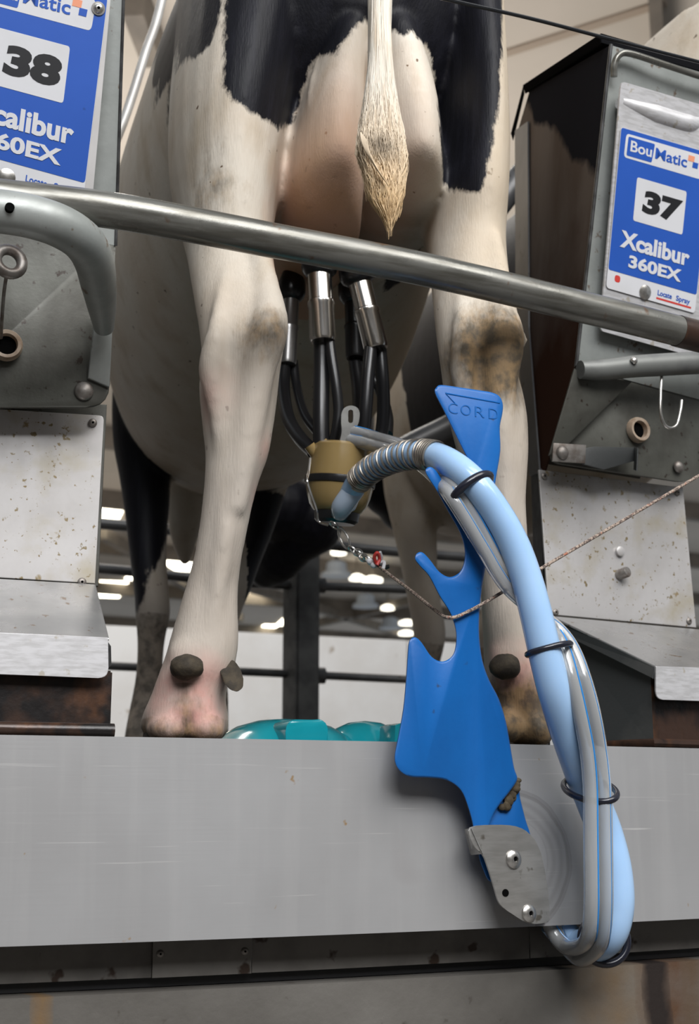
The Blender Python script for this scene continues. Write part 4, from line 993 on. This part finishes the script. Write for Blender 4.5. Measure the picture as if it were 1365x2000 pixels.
ARM = [(849, 768), (852, 757), (862, 752), (900, 757), (940, 763), (962, 767), (976, 775), (982, 790), (981, 808), (976, 835), (977, 880), (970, 925), (966, 950), (958, 990), (952, 1040), (949, 1100),
       (941, 1150), (936, 1200), (936, 1245), (942, 1290), (955, 1328), (974, 1365), (988, 1410), (997, 1460), (1004, 1500), (1010, 1522), (996, 1545), (978, 1568), (964, 1590), (955, 1616), (955, 1640), (925, 1640), (923, 1612), (913, 1575),
       (899, 1543), (872, 1524), (835, 1519), (800, 1517), (778, 1503), (770, 1480), (777, 1440), (787, 1385), (793, 1320), (797, 1262), (802, 1248), (812, 1245), (824, 1256), (843, 1283), (864, 1292), (883, 1281),
       (890, 1258), (889, 1228), (878, 1196), (858, 1164), (838, 1126), (820, 1106), (810, 1092), (814, 1081), (825, 1079), (840, 1094), (858, 1117), (878, 1127), (897, 1118), (906, 1098), (907, 1072), (898, 1040),
       (878, 1004), (852, 958), (833, 928), (831, 917), (840, 912), (852, 920), (868, 944), (888, 962), (906, 968), (918, 958), (925, 938), (922, 916), (908, 886), (888, 846), (866, 802)]
T = thing('hose_support_arm', at(1000, 1700, -.02), 'flat blue plastic hook-shaped hose support arm standing in front of the edge plate', 'support arm')
bm = BM(); slab(bm, outline(ARM), -.027, -.040, 4.5); blade = obj('arm_blade', bm, M['blue'], T, sharp=50)
# raised arrow and word
def arm_f(u, v, h=0):
    p0 = at(930, 1250, -.0400 - h); n0 = inward(p0); r_ = ray(u, v); return CAM + r_ * ((p0 - CAM).dot(n0) / r_.dot(n0))
def arm_text(s, x0, x1, y0, y1, sl):
    bm = text_mesh(s, -.012); xs = [v.co.x for v in bm.verts]; ys = [v.co.y for v in bm.verts]; a0, a1, b0, b1 = min(xs), max(xs), min(ys), max(ys)
    r = bmesh.ops.extrude_face_region(bm, geom=bm.faces[:]); tops = {g for g in r['geom'] if isinstance(g, bmesh.types.BMVert)}
    for v in bm.verts:
        a = (v.co.x - a0) / (a1 - a0); b = (v.co.y - b0) / (b1 - b0); px = x0 + a * (x1 - x0)
        v.co = arm_f(px, y1 + b * (y0 - y1) + (px - x0) * sl, .0007 if v in tops else -.0005)
    obj('embossed_letter', bm, M['blue'], blade, smooth=False)
for ch, x in (('C', 876), ('O', 900), ('R', 928), ('D', 955)): arm_text(ch, x, x + (18 if ch != 'O' else 20), 786 + (x - 876) * .14, 806 + (x - 876) * .14, .14)
bm = BM(); tube(bm, [arm_f(976, 787, 0), arm_f(870, 768, 0), arm_f(889, 788, 0)], .0010, 6, smooth=0); obj('embossed_arrow', bm, M['blue'], blade)
LOW = [(1008, 1526), (1016, 1560), (1026, 1600), (1036, 1640), (1020, 1690), (985, 1712), (958, 1722), (944, 1700), (934, 1660), (945, 1610), (965, 1575)]
bm = BM(); slab(bm, outline(LOW), -.012, -.0262, 4); obj('lower_leaf', bm, M['blue'], T, sharp=50)
M['dung'] = material('dried_dung', (.055, .04, .022), .9, alt=(.11, .085, .05), alt_scale=60, bmp=.6)
bm = BM(); rnd = random.Random(5)
for i in range(26):
    f_ = rnd.random(); blob(bm, at(1000 - 20 * f_ + rnd.uniform(-9, 12), 1527 + 50 * f_ + rnd.uniform(-6, 8), -.027 - rnd.random() * .004), (rnd.uniform(.003, .008), .003, rnd.uniform(.003, .008)), 8)
o = obj('dung_smear', bm, M['dung']); tag(o, 'dried dung smear stuck on the lower edge of the blue arm', 'dung')
# stainless bracket
BR = [(918, 1616), (965, 1611), (1008, 1614), (1036, 1630), (1054, 1660), (1064, 1700), (1071, 1750), (1073, 1792), (1066, 1802), (1032, 1803), (1000, 1785), (976, 1766), (966, 1735), (955, 1700), (943, 1668), (932, 1660), (920, 1640)]
T2 = thing('arm_bracket', at(1010, 1800, -.02), 'stainless steel bracket plate bolted to the edge plate, holding the blue arm', 'bracket')
bm = BM(); prism(bm, [at(x, y, -.044) for x, y in outline(BR, 3)], inward(at(1000, 1700, 0)) * .003, .0006); obj('bracket_plate', bm, M['inox'], T2, sharp=30)
bm = BM(); prism(bm, rounded([at(921, 1617, -.0445), at(908, 1620, -.012), at(920, 1670, -.012), at(944, 1668, -.0445)], [.001, .003, .003, .001]), (-.0015, -.001, 0), .0004); obj('folded_tab', bm, M['inox'], T2)
bm = BM(); prism(bm, [at(975, 1762, -.042), at(1032, 1800, -.042), at(1066, 1799, -.042), at(1066, 1799, -.0006), at(1032, 1800, -.0006), at(985, 1768, -.0006)], (0, 0, .003)); obj('spacer_foot', bm, M['inox'], T2)
for (x, y, r, l) in ((1003, 1678, .0112, 1), (1033, 1784, .0105, 1)):
    p = at(x, y, -.044); bolt('bolt', p, -inward(p) + Vector((.1, 0, .05)), r, M['bolt'], T2, .42, washer=False, dark=M['hole'])
p = at(987, 1744, -.0442); bm = BM(); lathe(bm, p, -inward(p), [(-.001, .0045), (.0006, .0045)], 20); obj('drilled_hole', bm, M['hole'], T2)

# claw -------------------------------------------------------------
DC = .26
S = (at(665, 940, DC) - CAM).dot(FWD) / F           # metres per pixel there
T = thing('milking_claw', at(665, 1020, DC), 'amber milking claw bowl with dark band hanging under the udder', 'milking claw')
ctr = at(664, 940, DC); axd = Vector((.05, -.12, 1)).normalized()
def cz(y): return (940 - y) * S
bm = BM(); lathe(bm, ctr, axd, [(cz(866), 30 * S), (cz(868), 52 * S), (cz(874), 59 * S), (cz(890), 61 * S), (cz(930), 66 * S), (cz(952), 66 * S), (cz(972), 62 * S), (cz(988), 56 * S), (cz(1000), 47 * S), (cz(1004), 38 * S), (cz(1005), 6 * S)], 36); bowl = obj('bowl', bm, M['amber'], T)
bm = BM(); lathe(bm, ctr, axd, [(cz(934), 64 * S), (cz(936), 69 * S), (cz(942), 70 * S), (cz(949), 69 * S), (cz(951), 64 * S)], 36, cap=False); obj('band', bm, M['rubber'], T)
bm = BM(); lathe(bm, ctr, axd, [(cz(1001), 40 * S), (cz(1002), 45 * S), (cz(1018), 43 * S), (cz(1024), 36 * S)], 30); obj('base_cap', bm, M['rubber'], T)
bm = BM(); tube(bm, [at(606, 895, DC - .02), at(603, 920, DC - .03), at(600, 940, DC - .04), at(606, 962, DC - .035), at(618, 995, DC - .03), at(622, 1018, DC - .02), at(640, 1026, DC - .03)], .0018, 8); obj('wire_bail', bm, M['chrome'], T)
for (x, y, x2, y2, dd) in ((622, 895, 604, 870, 0), (640, 880, 628, 862, -.01), (702, 882, 708, 862, -.01), (712, 890, 748, 858, .03)):
    bm = BM(); tube(bm, [at(x, y, DC + dd), at((x + x2) / 2, (y + y2) / 2, DC + dd), at(x2, y2, DC + dd)], .0085, 14); obj('inlet_nipple', bm, M['amber'], T)
# hanging bracket with slot
bm = BM(); D2 = DC - .035
outer = outline([(666, 808), (672, 797), (684, 793), (696, 797), (701, 808), (699, 826), (693, 842), (697, 870), (698, 884), (660, 884), (661, 868), (666, 845), (665, 825)], 4)
m_ = len(outer)
inner = []
for i in range(m_):
    x, y = outer[i]; dx, dy = x - 683, y - 814; l = math.hypot(dx, dy)
    cx, cy = dx / l, dy / l; yy = max(-1, min(1, dy / 12)); inner.append((683.5 + cx * 5.0, 814 + cy * 5 + (8 if cy > .0 else -8) * min(1, abs(cy) * 3)))
nrm = -inward(at(683, 840, D2)) * .0025
Fo = [bm.verts.new(at(x, y, D2) + nrm) for x, y in outer]; Fi = [bm.verts.new(at(x, y, D2) + nrm) for x, y in inner]; Bo = [bm.verts.new(at(x, y, D2)) for x, y in outer]; Bi = [bm.verts.new(at(x, y, D2)) for x, y in inner]
for i in range(m_):
    j = (i + 1) % m_
    for q in ((Fo[i], Fo[j], Fi[j], Fi[i]), (Bo[j], Bo[i], Bi[i], Bi[j]), (Fo[j], Fo[i], Bo[i], Bo[j]), (Fi[i], Fi[j], Bi[j], Bi[i])): bm.faces.new(q)
obj('slotted_bracket', bm, M['greyplate'], T, sharp=30)
bm = BM(); lathe(bm, at(680, 878, DC - .03), (1, -.25, 0), [(-.016, .006), (.022, .006)], 14); obj('clamp_bar', bm, M['rubber'], T)
# outlet elbow
bm = BM(); tube(bm, [at(664, 1000, DC - .03), at(668, 990, DC - .05), at(680, 972, DC - .065), at(695, 952, DC - .075)], [.0135, .0155, .0155, .0150], 18); obj('outlet_elbow', bm, M['wet'], T)

# teat cups --------------------------------------------------------
def cup(label, top, bot, rp, D, head, hr, tubes, shell_mat, ringy=None):
    s = (at(*top, D) - CAM).dot(FWD) / F; a = at(*top, D); b = at(*bot, D - .01); L_ = (b - a).length; ax = (b - a).normalized()
    t = thing('teat_cup', b, label, 'teat cup', 'teat cups on the udder')
    bm = BM(); r = rp * s
    lathe(bm, a, ax, [(0, r * .96), (L_ * .40, r * .96), (L_ * .42, r * 1.08), (L_ * .46, r * 1.1), (L_ * .49, r * 1.02), (L_ * .96, r * 1.04), (L_, r * .95), (L_ + .0005, r * .3)], 28); obj('shell', bm, shell_mat, t)
    h0 = at(*head, D); bm = BM(); hax = (a - h0).normalized(); hl_ = (a - h0).length
    lathe(bm, h0, hax, [(-.030, hr * s * .62), (-.020, hr * s * .8), (-.004, hr * s * 1.0), (hl_ * .45, hr * s * 1.03), (hl_ * .8, hr * s * .95), (hl_ * 1.05, r * 1.12), (hl_ * 1.1, r * .9)], 26); obj('liner_head', bm, M['rubber'], t)
    for pts, r_, nm in tubes:
        bm = BM(); tube(bm, [at(x, y, D + dd) for x, y, dd in pts], r_ * s, 14); obj(nm, bm, M['rubber'], t)
    return t
M['cupshade'] = material('shaded_steel_shell', (.40, .39, .38), .3, .9)  # darker steel for the front left cup, its shade put into the colour
cup('bright steel teat cup on the rear left teat, leftmost of the two bright cups', (624, 536), (631, 668), 24.5, .27, (624, 512), 35,
    [([(628, 660, 0), (628, 720, 0), (627, 790, -.005), (627, 840, -.008), (628, 878, -.01)], 16, 'milk_tube'), ([(643, 660, -.012), (648, 700, -.018), (656, 750, -.022), (661, 800, -.022), (657, 840, -.02), (650, 866, -.015)], 10, 'pulse_tube')], M['chrome'])
cup('bright steel teat cup on the rear right teat, tilted, rightmost of the bright cups', (703, 552), (735, 682), 23.5, .27, (697, 530), 36,
    [([(724, 676, -.01), (719, 730, -.015), (715, 790, -.015), (711, 840, -.01), (706, 876, -.005)], 13, 'milk_tube'), ([(742, 678, 0), (747, 740, 0), (749, 800, .01), (744, 850, .02), (730, 880, .02)], 13, 'pulse_tube')], M['chrome'])
cup('dark shaded teat cup on the front left teat beside the hock', (568, 585), (561, 712), 17, .40, (570, 560), 27,
    [([(556, 706, 0), (553, 760, -.02), (562, 815, -.06), (585, 855, -.10), (612, 882, -.13)], 13, 'milk_tube'), ([(573, 706, 0), (580, 760, -.02), (595, 810, -.06), (620, 845, -.10), (636, 865, -.12)], 9, 'pulse_tube')], M['cupshade'])
cup('dark teat cup on the front right teat, behind the tilted bright cup', (690, 590), (694, 700), 18, .40, (688, 560), 28,
    [([(692, 696, 0), (700, 760, -.02), (702, 820, -.06), (700, 870, -.11)], 13, 'milk_tube'), ([(700, 696, 0), (740, 760, -.02), (757, 810, -.05), (757, 850, -.09)], 10, 'pulse_tube')], M['rubber'])

# hoses ------------------------------------------------------------
HP = [(676, 985, .215), (690, 953, .185), (712, 927, .15), (748, 904, .105), (795, 889, .05), (845, 890, .0), (888, 911, -.045), (930, 948, -.068), (970, 1002, -.075), (1003, 1062, -.08), (1028, 1130, -.085), (1047, 1200, -.09),
      (1063, 1270, -.092), (1083, 1350, -.09), (1108, 1430, -.075), (1136, 1510, -.058), (1160, 1570, -.05), (1183, 1630, -.052), (1200, 1700, -.06), (1204, 1770, -.064), (1190, 1826, -.056), (1158, 1848, -.020), (1118, 1838, .020), (1080, 1800, .0285), (1055, 1760, .0285)]
bm = BM(); HPATH = tube(bm, [at(*p) for p in HP], [.0150, .0158, .0165, .017, .0175, .0185, .019, .0192, .0195, .0198, .0200, .0205, .0208, .0212, .0215, .0217, .022, .022, .022, .022, .021, .020, .019, .019], 24)
milk = tag(obj('milk_hose', bm, M['milkhose']), 'thick pale blue milk hose draped over the blue arm', 'hose')
def clear_hose(P, label, stripe_side, sr=.0011):
    pts = [at(*p) for p in P]
    bm = BM(); r = .0096
    path = tube(bm, pts, r, 16, cap=False)
    tube(bm, pts, r * .66, 16, cap=False)
    o = tag(obj('pulse_hose', bm, M['clear'], normals=False), label, 'hose', None)
    me = o.data; nv = len(me.polygons) // 2
    for i, p in enumerate(me.polygons):
        if i >= nv: p.flip()
    # printed stripe along the side that faces out
    bm = BM(); sp = []
    for p, (t, n, b) in zip(path, frames(path)):
        out = Vector((stripe_side, -1, .15)); out = (out - t * out.dot(t)).normalized(); sp.append(p + out * r * 1.0)
    tube(bm, sp, sr, 6, smooth=0); obj('stripe', bm, M['stripe'], o)
    return o
CA = [(682, 843, .235), (720, 852, .20), (770, 866, .13), (820, 886, .055), (856, 914, .0), (884, 948, -.048), (914, 992, -.058), (948, 1052, -.062), (988, 1122, -.062), (1032, 1180, -.062), (1070, 1222, -.068), (1098, 1264, -.09),
      (1118, 1330, -.105), (1134, 1400, -.108), (1147, 1470, -.105), (1153, 1540, -.102), (1154, 1620, -.104), (1155, 1700, -.106), (1155, 1770, -.104), (1150, 1822, -.09), (1136, 1846, -.055), (1105, 1850, -.005), (1080, 1820, .016), (1065, 1780, .016)]
CB = [(684, 860, .225), (722, 868, .19), (768, 880, .125), (815, 902, .05), (850, 932, -.004), (878, 966, -.055), (908, 1012, -.064), (944, 1072, -.066), (986, 1140, -.066), (1040, 1190, -.068), (1086, 1226, -.074), (1118, 1268, -.092),
      (1142, 1330, -.108), (1160, 1400, -.112), (1172, 1470, -.108), (1179, 1540, -.105), (1181, 1620, -.107), (1182, 1700, -.109), (1182, 1770, -.107), (1177, 1826, -.092), (1162, 1858, -.058), (1130, 1872, -.005), (1100, 1840, .016), (1080, 1790, .016)]
clear_hose(CA, 'clear pulsation hose with blue stripe, on the left of the pair', .45)
clear_hose(CB, 'clear pulsation hose behind its partner, on the right of the pair', .3, .0005)
def hose_ring(px, py, d, hx, hy, axis_from, axis_to, label, r=.0042, up=None, sx=1.0):
    c = at(px, py, d); ax = at(*axis_to) - at(*axis_from)
    bm = BM(); torus(bm, c, ax, hx, r, 36, 12, sx, up); tag(obj('hose_ring', bm, M['ring']), label, 'rubber ring', 'black rubber rings round the hoses')
def upv(a, b): return at(*b) - at(*a)
hose_ring(920, 956, -.062, .0245, 0, (905, 925, -.055), (940, 965, -.072), 'black rubber ring on the hoses in front of the blue arm, highest ring', .0056, upv((938, 940, -.06), (900, 975, -.06)), 1.22)
hose_ring(1072, 1268, -.091, .0225, 0, (1056, 1225, -.085), (1080, 1306, -.092), 'black rubber ring round the hoses beside the far hoof, second from top', .0040, upv((1040, 1280, -.09), (1105, 1255, -.09)), 1.30)
hose_ring(1152, 1542, -.072, .0440, 0, (1150, 1500, -.075), (1153, 1545, -.066), 'black rubber ring round the hoses on the edge plate, third from top', .0042, upv((1110, 1540, -.08), (1195, 1540, -.08)), .60)
hose_ring(1180, 1836, -.030, .0290, 0, (1190, 1826, -.06), (1150, 1836, .02), 'black rubber ring at the lowest bend of the hoses under the plate', .0050, upv((1135, 1850, -.06), (1200, 1850, -.06)), 1.05)
# spring wrap: close wound at both ends
i0 = min(range(len(HPATH)), key=lambda i: (HPATH[i] - at(700, 940, .17)).length); i1 = min(range(len(HPATH)), key=lambda i: (HPATH[i] - at(848, 889, -.004)).length)
SPP = catmull([HPATH[i] for i in range(i0, i1 + 1)], 40); fr_ = frames(SPP); nS = len(SPP)
bm = BM(); pts = []; ph = 0
turns_end, turns_mid = 5.0, 13.0
for i in range(nS):
    f_ = i / (nS - 1); p, (t, n, b) = SPP[i], fr_[i]
    if f_ < .14: tr = f_ / .14 * turns_end
    elif f_ > .88: tr = turns_end + turns_mid + (f_ - .88) / .12 * turns_end
    else: tr = turns_end + (f_ - .14) / .74 * turns_mid
    ph = 2 * pi * tr; rr = .0178 + .0022 * f_
    pts.append(p + (n * cos(ph) + b * sin(ph)) * rr)
pts = [pts[k] for k in range(0, len(pts), 1)]
tube(bm, pts, .00155, 6, smooth=0)
tag(obj('coil_spring', bm, M['springsteel']), 'dull wire coil spring wound round the milk hose bend', 'spring')
# chain, knot and cord
T = thing('chain', at(690, 1070, .2), 'short shiny chain with snap clip hanging from the claw', 'chain')
bm = BM(); torus(bm, at(672, 1052, .225), (1, .3, .3), .008, .0019, 20, 8, 2.1, upv((660, 1028, .225), (686, 1076, .215))); obj('snap_clip', bm, M['bolt'], T)
CH = [(650, 1022, .235), (656, 1030, .232), (684, 1068, .21), (694, 1080, .205), (703, 1078, .20), (704, 1091, .20), (716, 1088, .19), (722, 1098, .185), (730, 1097, .18)]
for i in range(len(CH) - 1):
    a = at(*CH[i]); b = at(*CH[i + 1])
    if i == 1: continue
    ax = Vector((.2, -1, .1)) if i % 2 else Vector((.7, .2, .7)); bm = BM(); torus(bm, (a + b) / 2, ax, .0048, .0016, 18, 8, 1.55, b - a); obj('chain_link', bm, M['bolt'], T)
T = thing('cord', at(870, 1205, -.05), 'thin braided cord from the chain round the blue arm to the right edge', 'cord')
cp = [(732, 1100, .18), (760, 1122, .145), (800, 1152, .095), (840, 1184, .025), (862, 1201, -.02), (874, 1206, -.043), (890, 1205, -.0455), (915, 1194, -.0455), (945, 1178, -.046), (1000, 1145, -.042), (1060, 1108, -.036), (1200, 1026, -.03), (1365, 929, -.03), (1480, 862, -.03)]
bm = BM(); tube(bm, [at(*p) for p in cp], .0023, 8); obj('rope', bm, M['cordm'], T)
bm = BM()
for (x, y, r) in ((722, 1096, .005), (730, 1102, .006), (738, 1098, .005), (745, 1104, .004)): blob(bm, at(x, y, .175), (r, r * .8, r), 10)
obj('knot', bm, M['signwhite'], T)
bm = BM(); tube(bm, [at(734, 1100, .17), at(731, 1088, .165), at(737, 1080, .16), at(741, 1092, .165), at(736, 1104, .165)], .0026, 8); obj('red_strand', bm, M['red'], T)
bm = BM(); tube(bm, [at(738, 1102, .17), at(750, 1108, .165), at(760, 1106, .16)], [.003, .0036, .003], 8); obj('black_strand', bm, M['ink'], T)
bm = BM(); tube(bm, [at(736, 1098, .17), at(745, 1090, .165), at(742, 1078, .16)], .0022, 8); tube(bm, [at(738, 1100, .17), at(750, 1098, .165), at(748, 1112, .16)], .0026, 8); obj('white_strand', bm, M['signwhite'], T)

# teal twin-lobed casting lying behind the plate --------------------
T = thing('teal_cover', at(600, 1448, .30).xy.to_3d(), 'glossy teal plastic cover with two domed lobes lying on the platform', 'cover')
def lobe(name, px, wpx, top, d, flat=1.0):
    c = at(px, 1446, d); c.z = 0; s = (c - CAM).dot(FWD) / F; zt_ = at(px, top, d).z; r = wpx * s
    bm = BM(); lathe(bm, c, (0, 0, 1), [(0, r), (.006, r), (.009, r * .96), (zt_ * .45, r * .84), (zt_ * .75, r * .62), (zt_ * .93, r * .36), (zt_, r * .02)], 36)
    return obj(name, bm, M['teal'], T)
lobe('lobe', 555, 150, 1404, .34); lobe('lobe', 712, 92, 1408, .33)
q = [at(x, y, .22) for x, y in ((557, 1455), (640, 1455), (640, 1418), (630, 1404), (612, 1406), (570, 1405), (558, 1418))]
for p in q[:2]: p.z = 0
bm = BM(); prism(bm, rounded(q, [.0, .0, .008, .01, .008, .008, .008]), inward(q[0]) * .09, .002); obj('raised_box', bm, M['teal'], T)
q = [at(478, 1450, .16), at(900, 1457, .16)]; 
bm = BM(); A_ = [vz(q[0], 0), vz(q[1], 0), vz(q[1], .006), vz(q[0], .006)]; iw = inward(q[0]) * .30; box8(bm, A_, [p + iw for p in A_], .002); obj('flange', bm, M['teal'], T)
q = [at(x, y, .20) for x, y in ((770, 1452), (784, 1452), (784, 1412), (772, 1416))]
for p in q[:2]: p.z = 0
bm = BM(); prism(bm, q, inward(q[0]) * .05, .001); obj('rib', bm, M['teal'], T)
